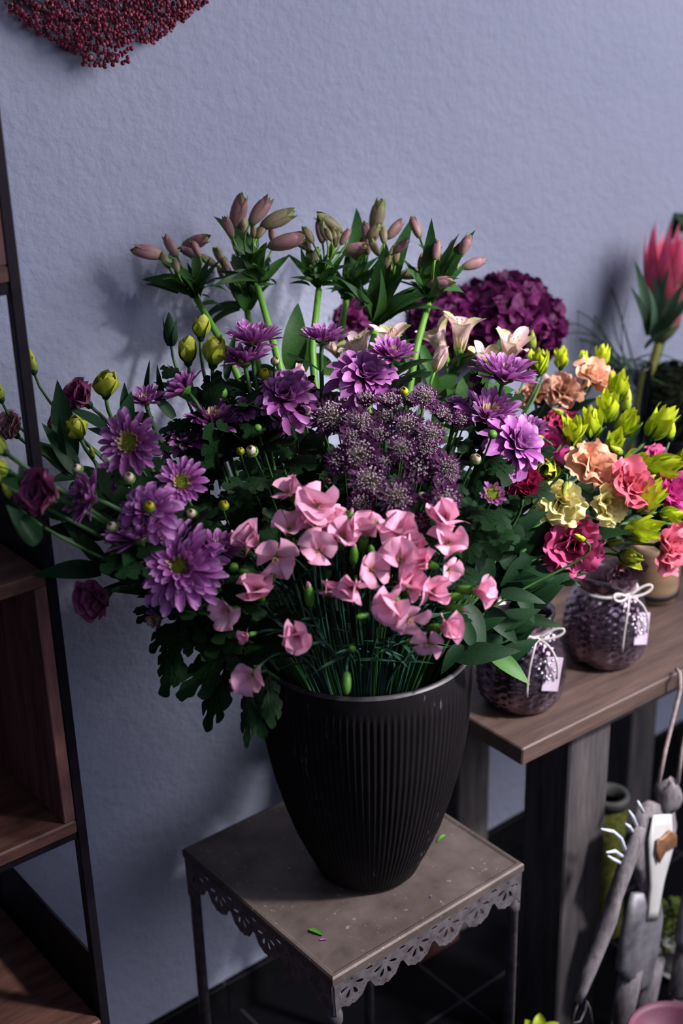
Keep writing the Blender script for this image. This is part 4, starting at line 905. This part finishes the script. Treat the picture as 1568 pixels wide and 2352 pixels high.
# ---------------------------------------------------------------- lisianthus on the right
LR = [
 (1285, 1150, 112, (-.15, -.15, .9), 'ruffle', 'cream2', 1.58, 'left one of two cream-yellow lisianthus blooms, with a pointed hanging petal'),
 (1382, 1158, 100, (.45, -.05, .8), 'ruffle', 'cream2', 1.60, 'right one of two cream-yellow lisianthus blooms, below the peach one'),
 (1352, 1080, 118, (.1, .35, .8), 'ruffle', 'peach', 1.62, 'peach lisianthus bloom with frilled edge directly above the two cream-yellow ones'),
 (1352, 882, 105, (.35, .5, .6), 'ruffle', 'peach', 1.78, 'peach lisianthus bloom at the top right in front of the glass vase'),
 (1292, 912, 95, (-.1, .4, .7), 'ruffle', 'tan', 1.76, 'tan lisianthus bloom behind curling green stems left of the top peach bloom'),
 (1228, 922, 82, (-.3, .5, .5), 'ruffle', 'tan', 1.76, 'brownish tan lisianthus bloom in shade behind the purple chrysanthemums'),
 (1245, 1050, 125, (-.2, .3, .7), 'ruffle', 'magenta', 1.68, 'hot pink lisianthus bloom beside the pale purple chrysanthemum'),
 (1288, 990, 90, (.05, .7, .6), 'ruffle', 'crimson', 1.72, 'crimson pink frilled lisianthus above the lime buds and left of them'),
 (1200, 1138, 92, (-.1, .6, .7), 'rose', 'crimson', 1.47, 'deep red lisianthus rose left of the cream-yellow blooms'),
 (1312, 1248, 145, (-.1, -.15, .9), 'ruffle', 'rose', 1.60, 'large rose pink lisianthus bloom hanging below the cream-yellow ones'),
 (1436, 1126, 124, (.35, .25, .7), 'ruffle', 'coral', 1.60, 'coral lisianthus bloom right of the cream-yellow blooms'),
 (1525, 1140, 112, (.5, .3, .7), 'ruffle', 'magenta', 1.66, 'magenta frilled lisianthus bloom at the right photo edge'),
 (1512, 1252, 128, (.6, -.05, .6), 'ruffle', 'coral', 1.68, 'coral pink frilled lisianthus lowest at the right, above the wooden pot'),
 (1502, 1068, 82, (.4, .5, .5), 'ruffle', 'rose', 1.76, 'pink lisianthus bloom behind the lime flowers near the right photo edge'),
 (1432, 1290, 95, (.1, -.6, .5), 'ruffle', 'pale', 1.70, 'pale lilac-pink lisianthus seen from below, above the far purple jar'),
 (1236, 858, 66, (-.05, .7, .6), 'lime', 'lime', 1.72, 'lime green lisianthus flower above the right-most chrysanthemum at the top'),
 (1287, 845, 50, (0, .9, .3), 'lime', 'lime', 1.78, 'small lime lisianthus flower at the top between hydrangea and peach bloom'),
 (1344, 848, 42, (-.2, .9, .3), 'lime', 'lime', 1.80, 'small lime lisianthus flower peeping over the top peach bloom, on its left'),
 (1378, 842, 52, (.15, .95, .2), 'lime', 'lime', 1.80, 'upright lime lisianthus flower peeping over the top peach bloom, on its right'),
 (1410, 920, 76, (.1, .8, .5), 'lime', 'lime', 1.74, 'uppermost of the crowded lime lisianthus flowers below the glass vase'),
 (1388, 968, 82, (0, .75, .6), 'lime', 'lime', 1.72, 'lime lisianthus flower in the crowd, just under the uppermost'),
 (1357, 1003, 74, (-.1, .8, .5), 'lime', 'lime', 1.69, 'pointed lime lisianthus flower above the frilled peach bloom'),
 (1316, 1022, 76, (-.1, .75, .55), 'lime', 'lime', 1.67, 'lime lisianthus flower right of the hot pink bloom'),
 (1422, 1000, 74, (.3, .6, .6), 'lime', 'lime', 1.71, 'lime lisianthus flower at the right of the crowd beside a dark green bud'),
 (1400, 1035, 64, (.15, .5, .7), 'lime', 'lime', 1.68, 'lime lisianthus flower low in the crowd, above the one with a toothed edge'),
 (1422, 1085, 82, (.6, .4, .6), 'lime', 'lime', 1.64, 'toothed lime lisianthus flower right of the frilled peach bloom'),
 (1490, 1005, 90, (.5, .7, .3), 'lime', 'lime', 1.70, 'tall lime lisianthus flower standing apart on the right of the crowd'),
 (1480, 1082, 92, (.75, .15, .5), 'lime', 'lime', 1.66, 'broad lime lisianthus flower pointing right above the coral bloom'),
 (1557, 1078, 80, (.5, .6, .5), 'lime', 'lime', 1.72, 'lime lisianthus flower cut by the right photo edge'),
 (1262, 1072, 78, (-.2, -.2, .8), 'lime', 'limebud', 1.62, 'darker green lisianthus flower between hot pink and frilled peach blooms'),
 (1462, 1172, 88, (.5, .6, .5), 'lime', 'lime', 1.60, 'lime lisianthus flower with pleated tip, below the coral bloom'),
 (1515, 1180, 58, (.85, -.1, .4), 'lime', 'lime', 1.62, 'small lime lisianthus flower pointing right at the magenta bloom'),
 (1436, 1225, 88, (.7, .15, .6), 'lime', 'lime', 1.58, 'spiky lime lisianthus flower at the end of the bundle of long stems'),
 (1425, 1275, 66, (.45, -.1, .7), 'lime', 'limebud', 1.60, 'lowest green lisianthus flower of the bundle of long stems'),
 (1398, 1250, 44, (.6, .2, .5), 'sbud', 'limebud', 1.60, 'smooth green lisianthus bud beside the spiky lime flower'),
 (1560, 1208, 46, (.7, -.2, .5), 'lime', 'lime', 1.76, 'lime lisianthus flower scrap at the right edge under the magenta bloom'),
 (1437, 942, 56, (.1, .95, .2), 'sbud', 'limebud', 1.72, 'dark green pointed lisianthus bud at the top right of the lime crowd'),
 (1538, 1003, 58, (-.05, .95, .3), 'sbud', 'lime', 1.70, 'lone lime lisianthus bud on a curved stem at the right'),
 (1300, 1110, 42, (-.25, -.8, .5), 'sbud', 'limebud', 1.52, 'green lisianthus bud hanging over the left cream-yellow bloom'),
 (1292, 950, 34, (-.85, .35, .3), 'sbud', 'limebud', 1.66, 'small green lisianthus bud pointing left before the crimson pink bloom'),
 (1246, 1008, 34, (-.85, .25, .3), 'sbud', 'limebud', 1.60, 'small green lisianthus bud on an arching stem before the hot pink bloom'),
 (1222, 798, 44, (0, 1, .1), 'sbud', 'limebud', 1.72, 'upright green lisianthus bud in front of the large plum hydrangea'),
 (1248, 832, 34, (-.1, .9, .2), 'sbud', 'limebud', 1.73, 'green lisianthus bud just above the lime flower at the top'),
 (1340, 1240, 36, (-.7, .4, .5), 'sbud', 'lime', 1.50, 'tiny green lisianthus bud with wispy sepals before the large rose pink bloom'),
 (1472, 1108, 42, (.7, .4, .4), 'sbud', 'lime', 1.62, 'slim lime lisianthus bud between coral and magenta blooms'),
 (1425, 1040, 44, (-.6, .3, .5), 'sbud', 'limebud', 1.63, 'blue-green lisianthus bud lying across the lime crowd'),
]
RO = lis(LR, 'lisianthus on the bench side', (2, .35, .9, .075))
for a, b, wd, D, me in (((1150, 1362), (1248, 1392), 1.0, 1.50, None), ((1130, 1440), (1238, 1402), 1.2, 1.52, None), ((1045, 1508), (1190, 1500), 1.0, 1.47, None), ((1125, 1500), (1208, 1575), 1.1, 1.50, _lit_leaf[0]), ((1115, 1345), (1095, 1230), 1.2, 1.48, None),
                    ((1170, 1340), (1345, 1312), .9, 1.58, None), ((1150, 1370), (1275, 1335), 1.1, 1.56, None), ((1075, 1320), (1130, 1210), 1.1, 1.5, None), ((1190, 1420), (1288, 1448), .8, 1.6, None), ((1070, 1390), (1105, 1500), 1.2, 1.48, None), ((1215, 1280), (1150, 1345), 1.1, 1.55, None),
                    ((1250, 1325), (1330, 1345), 1.1, 1.6, None), ((1090, 1450), (1160, 1420), 1.4, 1.5, None), ((1060, 1480), (1015, 1550), 1.1, 1.42, None), ((1085, 1480), (1050, 1400), 1.1, 1.46, None), ((1190, 1350), (1225, 1430), 1.2, 1.56, None), ((1120, 1400), (1185, 1480), 1.2, 1.52, None), ((1230, 1330), (1215, 1270), 1.2, 1.6, None), ((1160, 1250), (1190, 1180), 1.0, 1.58, None)):
    leaf_px(RO[9], (*a, D), (*b, D), 'ovate', wd, me)
for i in range(34):
    x = random.uniform(1050, 1270); y = random.uniform(1190, 1500-max(0, x-1180)*1.5); D = random.uniform(1.56, 1.66); a = random.uniform(-.6, 1.2)
    leaf_px(RO[8] if i % 2 else RO[9], (x-40, y+30, D), (x+60*math.cos(a), y-50*math.sin(a), D), 'ovate', random.uniform(.9, 1.3))
for i in range(26):
    x = random.uniform(1200, 1500); y = random.uniform(930, 1200); D = 1.80; a = random.uniform(0, 6.28)
    leaf_px(RO[6] if i % 2 else RO[10], (x, y, D), (x+70*math.cos(a), y-60*math.sin(a), D), 'ovate', random.uniform(.9, 1.3))

# ---------------------------------------------------------------- alstroemeria in bud
def abud(mat, v):
    a = MB(); r = random.Random(v); a.lathe([(.0018, 0), (.0046, .003), (.0070, .010), (.0082, .019), (.0074, .028), (.0048, .034), (.0010, .037)], 14, fn=lambda r_, z, t: r_*(1+.07*np.cos(3*t+z*25)))
    for i in range(3): petal(a, i*2*PI/3, .0046, .004, .036, .0072, 78, 102, .45, nu=9, nv=5, shape='oval')
    return a.mesh('bud', PET[mat])
ABUD = {k: abud(k, 1) for k in ('apink', 'agreen')}
ALS = [
 ((450, 684), (512, 792), 1.62, ((342, 580, 76, 172, 'p'), (393, 566, 56, 120, 'p'), (448, 556, 70, 12, 'p'), (436, 580, 48, 160, 'p')), ((325, 648), (340, 606), (395, 596), (430, 600), (500, 640), (520, 660), (478, 590)), 'leftmost budding alstroemeria stem with a pink bud pointing far left'),
 ((592, 660), (627, 785), 1.60, ((546, 492, 88, 72, 'p'), (596, 486, 78, 55, 'p'), (636, 504, 84, 25, 'g'), (656, 555, 86, 15, 'p'), (525, 522, 50, 110, 'p'), (560, 530, 46, 85, 'g'), (600, 530, 46, 60, 'g')), ((482, 500), (520, 575), (640, 640), (668, 580), (500, 620), (470, 640), (570, 520), (620, 560), (540, 590)), 'tallest budding alstroemeria stem, thick green stalk with striped pink buds on top'),
 ((568, 716), (576, 772), 1.68, ((505, 590, 48, 120, 'g'), (480, 600, 44, 150, 'g')), ((500, 610), (520, 640), (545, 620), (600, 640), (445, 726), (625, 660), (580, 620)), 'short alstroemeria stem behind the tallest one, its leaves curling down'),
 ((732, 664), (718, 785), 1.62, ((757, 514, 72, 150, 'g'), (708, 540, 44, 120, 'g'), (736, 534, 52, 100, 'p'), (690, 560, 42, 140, 'g'), (812, 572, 62, 10, 'p'), (772, 548, 42, 80, 'g'), (792, 545, 42, 60, 'p')), ((662, 642), (660, 580), (700, 590), (790, 600), (755, 560), (820, 610), (770, 610), (720, 590)), 'middle budding alstroemeria stem in front of the left hydrangea'),
 ((795, 690), (785, 745), 1.70, ((866, 500, 80, 78, 'g'), (832, 545, 50, 60, 'p'), (880, 540, 44, 95, 'g'), (850, 560, 40, 80, 'g')), ((813, 480), (770, 640), (840, 600), (880, 640), (905, 590), (760, 610)), 'alstroemeria stem with one tall green bud standing straight up'),
 ((862, 752), (852, 800), 1.64, ((905, 528, 56, 50, 'p'), (920, 566, 46, 40, 'p'), (900, 585, 42, 70, 'g')), ((948, 500), (885, 560), (1010, 690), (1020, 640), (770, 640), (930, 620), (860, 600), (820, 650), (960, 670), (880, 590)), 'bushy alstroemeria stem with long leaves just right of the middle'),
 ((985, 694), (962, 775), 1.62, ((1066, 566, 56, 65, 'p'), (1086, 606, 58, 20, 'p'), (1010, 650, 66, 5, 'p'), (944, 628, 62, 10, 'g'), (990, 618, 56, 5, 'g'), (1002, 575, 46, 80, 'p'), (955, 524, 52, 110, 'p'), (1035, 575, 44, 70, 'p')), ((990, 508), (1046, 530), (920, 600), (1075, 602), (1058, 560), (1086, 528), (935, 660), (1010, 560), (1040, 640)), 'rightmost budding alstroemeria stem on a bright green stalk before the plum hydrangea'),
]
for (nx, ny), (sx, sy), D, buds, lvs, lab in ALS:
    N = at(nx, ny, D); S2 = at(sx, sy, D-.03); d = (N-S2).normalized()
    pts, mouth, foot = stem_path(S2, d, .3, .05)
    al = empty('alstroemeria', foot, lab, 'flower', 'budding alstroemeria stems')
    m = MB(); al_p = [N, N.lerp(S2, .5)]+pts+[foot]; m.tube([p-foot for p in al_p], [.0042]*2+[.0048]*len(pts)+[.004], 8); m.obj('stem', GREEN['alst'], al)
    for bxp, byp, ln, ang, cc in buds:
        Db = D+random.uniform(-.05, .04); dv = (RT*math.cos(math.radians(ang))+UP*math.sin(math.radians(ang))-FW*random.uniform(-.3, .5)).normalized()
        L = ln*Db/FPX; B = at(bxp, byp, Db)-dv*L*.5
        bd = link('bud', ABUD['apink' if cc == 'p' else 'agreen'], al, B-foot, dv.to_track_quat('Z', 'Y') @ Quaternion((0, 0, 1), random.random()*6), L/.037)
        m = MB(); m.tube([p-foot for p in bez(N, N+d*.035, B-dv*.03, B, 8)], .0014, 5); bd.parent = m.obj('pedicel', GREEN['alst'], al)
    bxs = [(b[0], b[1]) for b in buds]; cxm = sum(b[0] for b in bxs)/len(bxs); cym = sum(b[1] for b in bxs)/len(bxs)
    for i in range(6):
        dv = (RT*random.gauss((cxm-nx)/150, .5)+UP*1.0-FW*random.uniform(-.4, .6)).normalized(); B = at(cxm*.75+nx*.25+random.gauss(0, 26), cym*.75+ny*.25+random.gauss(0, 16), D+random.uniform(-.05, .05))
        bd = link('bud', ABUD[random.choice(('agreen', 'agreen', 'apink'))], al, B-foot, dv.to_track_quat('Z', 'Y'), random.uniform(.45, .7))
        m = MB(); m.tube([p-foot for p in bez(N, N+d*.03, B-dv*.02, B, 8)], .0013, 5); bd.parent = m.obj('pedicel', GREEN['alst'], al)
    for lx, ly in lvs:
        for rep in range(3):
            k = 1 if not rep else random.uniform(.45, .85); q = (nx+(lx-nx)*k+random.gauss(0, 12)*rep, ny+(ly-ny)*k+random.gauss(0, 16)*rep, D+random.uniform(-.06, .06)); t0 = random.uniform(0, .45)*(rep > 0); leaf_px(al, (nx+(lx-nx)*t0+random.gauss(0, 4), ny+(ly-ny)*t0-random.uniform(0, 14), D), q, 'lance', random.uniform(.8, 1.5))
# ---------------------------------------------------------------- open alstroemeria
_tg = soft('alstroemeria_tip', ((0, (.50, .50, .12)), (.3, (.80, .64, .50)), (.72, (.86, .60, .58)), (.86, (.42, .46, .12)), (1, (.62, .52, .36))), .5, .3, .2)
def als_mesh(sd):
    r = random.Random(sd); out = []
    for i in range(6):
        a = MB(); o = i % 2; petal(a, i*PI/3+r.gauss(0, .12), .0022, .001*o, .050*r.uniform(.92, 1.05), (.0112 if not o else .0082), 80, 22+r.gauss(0, 14)-8*o, .35, .05, 4, nu=13, nv=7, shape='strap', bow=1.4)
        out.append(('tepal', a.mesh('tepal', _tg if not o else PET['acream'])))
    s = MB()
    for i in range(6):
        t = i*1.05; s.tube([(0, 0, .004), (.002*math.cos(t), .002*math.sin(t), .02), (.007*math.cos(t), .007*math.sin(t), .036)], .0005, 4); s.ball((.007*math.cos(t), .007*math.sin(t), .037), .0012, 5, 4)
    out.append(('stamens', s.mesh('stamens', PET['stamen']))); b = MB(); b.lathe([(.0015, -.010), (.0042, -.006), (.0046, 0), (.0028, .004)], 10); out.append(('ovary', b.mesh('ovary', GREEN['alst']))); return out
AM = [als_mesh(i) for i in range(3)]
AO = []
for i, (px, py, dm, fc, D, lab) in enumerate((
 (838, 800, 92, (-.35, .75, .4), 1.62, 'cream alstroemeria bloom left of the one with yellow-centred chrysanthemum before it'),
 (890, 790, 105, (.1, .85, .4), 1.60, 'cream and green striped alstroemeria bloom behind the yellow-centred chrysanthemum'),
 (778, 790, 78, (-.5, .7, .2), 1.66, 'pale alstroemeria bloom turned left beside the middle bud stem'),
 (1022, 790, 108, (-.35, .85, .2), 1.62, 'pinkish cream alstroemeria bloom left of the tallest open one'),
 (1056, 775, 112, (.05, .95, .2), 1.62, 'tallest open alstroemeria bloom, pink with upright petals'),
 (1100, 822, 84, (.2, .7, .5), 1.62, 'white-pink alstroemeria bloom between the tallest open one and the wide right one'),
 (1158, 810, 112, (.3, .8, .4), 1.64, 'wide open pale pink alstroemeria bloom furthest right before the plum hydrangea'))):
    AO.append(bouquet_flower('alstroemeria', lab, 'flower', 'open alstroemeria blooms', px, py+30, dm, .058, fc, AM[i % 3], D=D, stem='alst', rad=.002, spread=.3, leaves=('lance', 4, .1, .5, .08)))
for a, b, wd in (((1060, 930), (1090, 850), 2.6), ((1030, 925), (1120, 890), 2.6), ((1000, 900), (960, 780), 1.2), ((960, 880), (915, 750), 1.0), ((1090, 920), (1180, 900), 2.4), ((670, 850), (683, 705), 1.9), ((690, 860), (705, 770), 1.8), ((990, 930), (1060, 870), 2.6), ((1110, 900), (1080, 830), 2), ((760, 860), (700, 800), 2), ((930, 890), (980, 830), 2), ((640, 880), (600, 840), 2), ((1120, 930), (1200, 930), 2.2)):
    leaf_px(AO[4], (*a, 1.60), (*b, 1.63), 'lance', wd)
for px, py, dm, fc, D, lab in ((998, 832, 66, (.3, .8, .4), 1.58, 'cream alstroemeria bud opening below the pinkish cream bloom'), (688, 866, 58, (0, .6, .5), 1.56, 'faded cream alstroemeria bud left of the drooping chrysanthemum')):
    b = MB()
    for i in range(6): petal(b, i*PI/3, .0022, .001*(i % 2), .036, .0095, 80, 92, .45, .05, nu=9, nv=5)
    bouquet_flower('alstroemeria_bud', lab, 'flower bud', 'cream alstroemeria buds', px, py+20, dm, .036, fc, [('tepals', b.mesh('tepals', PET['acream']))], D=D, stem='alst', rad=.0018, spread=.3)

# ---------------------------------------------------------------- hydrangeas in a small vase on the bench
hv_p = Vector((1.17, 1.345, BZ)); hv = empty('bottle_vase', hv_p, 'dark bottle vase on the bench behind the bouquet, holding the plum hydrangeas', 'vase')
m = MB(); m.lathe([(.04, 0), (.046, .01), (.048, .06), (.040, .11), (.026, .15), (.024, .18), (.027, .19), (.024, .19), (.020, .17), (.03, .08)], 28); m.obj('body', M['vase'], hv)
for px, py, rp, D, lab in ((1160, 752, 128, 2.02, 'large plum purple hydrangea head at the right behind the open alstroemeria'), (768, 722, 84, 1.93, 'plum hydrangea head in shade behind the middle alstroemeria stems'), (1006, 735, 84, 2.0, 'dark plum hydrangea head between the other two, behind the bright green stalk')):
    c = at(px, py, D); R = rp*D/FPX; foot = hv_p+Vector((0, 0, .02)); hd = empty('hydrangea', foot, lab, 'flower', 'plum hydrangeas'); m = MB()
    for i in range(130):
        z = 1-(i+.5)/130*1.55; t = i*2.39996; s = math.sqrt(max(0, 1-z*z)); dv = (Vector((s*math.cos(t), s*math.sin(t), z))).normalized(); Mx = frame(c-foot+Vector((dv.x*R*.9, dv.y*R*.9, dv.z*R*.78)), dv+Vector((RNG.normal()*.3, RNG.normal()*.3, RNG.normal()*.3)), random.random()*6)
        L = .019*random.uniform(.8, 1.2)*(R/.075)**.3
        for k in range(4): petal(m, k*PI/2, .001, 0, L, .85, 40+random.gauss(0, 16), random.gauss(5, 28), .3, .22, 4, nu=5, nv=5, shape='fan', M=Mx, u1=random.uniform(.6, 1.0))
    m.obj('florets', PET['plum'], hd)
    k = MB(); k.ball(c-foot, R*.72, 14, 9, sc=(1, 1, .8)); k.obj('flower_core', PET['plum'], hd)
    m = MB(); mo = hv_p+Vector((0, 0, .185)); m.tube([p-foot for p in bez(c, c-Vector((0, 0, .12)), mo+Vector((0, 0, .1)), mo, 10)+[foot]], .004); m.obj('stem', GREEN['stem'], hd)

# ---------------------------------------------------------------- protea in a glass vase, grass pot
pv = at(1452, 836, 2.20); gv = empty('glass_vase', (pv.x, pv.y, BZ), 'clear glass cylinder vase with the protea standing in it', 'vase'); gh = pv.z-BZ
m = MB(); m.lathe([(.030, 0), (.036, .004), (.036, gh-.002), (.035, gh), (.0338, gh-.002), (.0338, .012), (.028, .010)], 40); m.obj('body', M['glass'], gv)
Pb = at(1480, 762, 2.22); ft = Vector((pv.x, pv.y, BZ+.02)); pr = empty('protea', ft, 'pink protea flower in the glass vase at the right photo edge', 'flower'); pd = facing((.14, 1, .12))
pq = pd.to_track_quat('Z', 'Y'); Pc = Pb+RT*.028
for rws, (n, L, W, a0, a1, r0, z0) in enumerate(((9, .085, .017, 62, 100, .018, .0), (10, .125, .018, 62, 96, .020, .008), (11, .160, .018, 64, 92, .018, .015), (9, .170, .016, 70, 92, .012, .02))):
    for i in range(n):
        a = MB(); petal(a, 2*PI*i/n+rws*.5, r0, z0, L*random.uniform(.92, 1.05), W, a0, a1+random.gauss(0, 3), .4, nu=12, nv=5, shape='point'); link('bract', a.mesh('bract', PET['protea']), pr, Pc-ft, pq)
m = MB(); m.lathe([(.008, -.02), (.022, -.004), (.030, .012), (.032, .05), (.02, .10), (.004, .12)], 20); link('receptacle', m.mesh('receptacle', PET['protea']), pr, Pc-ft, pq)
m = MB(); m.tube([p-ft for p in bez(Pc, Pc-pd*.08, Vector((pv.x, pv.y, pv.z-.06)), ft, 14)], .0075, 8); m.obj('stem', soft('protea_stem', ((0, (.26, .26, .04)), (1, (.20, .20, .04))), .5, 0, .3), pr)
for a, b in (((1490, 770), (1462, 600)), ((1490, 770), (1470, 650)), ((1500, 775), (1530, 610)), ((1500, 775), (1510, 630)), ((1505, 770), (1575, 640)), ((1505, 775), (1590, 700)), ((1490, 760), (1452, 660)), ((1510, 770), (1600, 660)), ((1480, 800), (1560, 740))):
    leaf_px(pr, (*a, 2.18), (*b, 2.14), 'lance', .95)
for ch in pr.children:
    if ch.name.startswith('leaf'): ch.data = ch.data.copy(); ch.data.materials[0] = PET['grey']
mp = at(1492, 905, 2.34); gp = empty('grass_pot', (mp.x, min(mp.y, 1.33), BZ), 'dark pot of moss and thin arching grass behind the glass vase', 'plant'); gl = Vector(gp.location); mz = mp.z-BZ
m = MB(); m.lathe([(.045, 0), (.06, .02), (.072, mz-.06), (.07, mz-.05), (.05, mz-.06)], 28); m.obj('pot', M['black'], gp)
m = MB(); m.ball((0, 0, mz-.01), .078, 24, 16, sc=(1, 1, .95)); c = MB()
for i in range(500):
    z = random.uniform(-.4, 1); t = random.uniform(0, 6.28); s = math.sqrt(1-z*z); dv = Vector((s*math.cos(t), s*math.sin(t), z)); petal(m, 0, .0, 0, .02, .0035, 50, 10, .3, nu=4, nv=3, M=frame(Vector((0, 0, mz-.01))+dv*.074, dv, t))
m.obj('moss', M['darkmoss'], gp)
base = (1425, 850)
for tx, ty, cx, cy in ((1345, 625, 1392, 590), (1285, 742, 1350, 735), (1292, 792, 1340, 760), (1285, 700, 1370, 720), (1300, 820, 1350, 800), (1440, 690, 1420, 760), (1335, 705, 1380, 720), (1372, 745, 1395, 770), (1310, 850, 1360, 800), (1405, 720, 1412, 780), (1298, 760, 1360, 770), (1560, 830, 1500, 800), (1590, 960, 1540, 870), (1550, 905, 1500, 850), (1330, 780, 1375, 790), (1280, 775, 1350, 745)):
    Dg = 2.24+random.uniform(-.04, .04); p0 = at(base[0]+random.uniform(-20, 40), base[1]+random.uniform(-5, 30), Dg); cc = at(cx, cy, Dg); e = at(tx, ty, Dg)
    m = MB(); m.tube([q-gl for q in bez(p0, p0.lerp(cc, .7), cc, e, 14)], list(np.linspace(.0024, .0007, 14)), 4); m.obj('grass_blade', GREEN['stem'], gp)
sp = empty('foliage_sprig', ft, 'blue-green leafy sprig behind the protea at the right photo edge', 'foliage'); m = MB(); e1 = at(1580, 520, 2.32); m.tube([p-ft for p in bez(ft, ft+Vector((.0, 0, .25)), e1-Vector((0, 0, .2)), e1, 14)], .003); m.obj('stem', GREEN['stem'], sp)
for i in range(9): leaf_px(sp, (1580+random.gauss(0, 8), 540-i*6, 2.32), (1545+random.uniform(-8, 60), 480+i*9, 2.32), 'ovate', 1.2)

# ---------------------------------------------------------------- dark foliage inside the bouquet, on the chrysanthemum and carnation stems
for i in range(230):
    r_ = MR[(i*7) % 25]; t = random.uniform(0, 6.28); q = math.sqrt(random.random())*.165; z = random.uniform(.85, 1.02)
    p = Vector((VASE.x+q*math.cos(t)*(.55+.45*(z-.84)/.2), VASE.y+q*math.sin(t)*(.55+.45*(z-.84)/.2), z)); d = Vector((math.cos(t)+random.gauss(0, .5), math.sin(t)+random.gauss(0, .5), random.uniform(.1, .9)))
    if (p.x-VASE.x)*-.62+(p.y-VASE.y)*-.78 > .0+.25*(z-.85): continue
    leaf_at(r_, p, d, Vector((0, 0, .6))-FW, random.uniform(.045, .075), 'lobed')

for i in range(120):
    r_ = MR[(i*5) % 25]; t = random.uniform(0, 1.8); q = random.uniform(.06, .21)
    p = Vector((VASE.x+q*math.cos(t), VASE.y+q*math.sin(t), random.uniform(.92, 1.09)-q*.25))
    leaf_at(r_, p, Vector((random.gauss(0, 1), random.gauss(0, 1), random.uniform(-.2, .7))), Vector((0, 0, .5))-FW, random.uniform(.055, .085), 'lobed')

# ---------------------------------------------------------------- scraps fallen on the stand
m = MB(); petal(m, 0, 0, 0, 1, .16, 12, -8, .4, nu=8, nv=5, shape='strap'); _s = m.mesh('petal', PET['mum']); mg = m.mesh('leaf', GREEN['calyx'])
def scrap(px, py, dx, ln, me, name, lab, cat):
    p = at_z(px, py, ST+.0012); o = link(name, me, None, p, Quaternion((0, 0, 1), dx), ln); tag(o, lab, cat, None)
scrap(752, 2158, 2.5, .009, _s, 'fallen_petal', 'tiny bright pink petal lying near the front corner of the metal stand', 'petal')
scrap(742, 2148, 1.9, .020, mg, 'fallen_leaf', 'thin yellowish leaf scrap beside the fallen pink petal on the stand', 'leaf')
scrap(1005, 1934, .2, .018, mg, 'fallen_leaf', 'small green leaf scrap lying right of the vase on the stand', 'leaf')
scrap(990, 2063, .8, .006, _s, 'fallen_petal', 'tiny pink petal speck near the right front edge of the stand', 'petal')
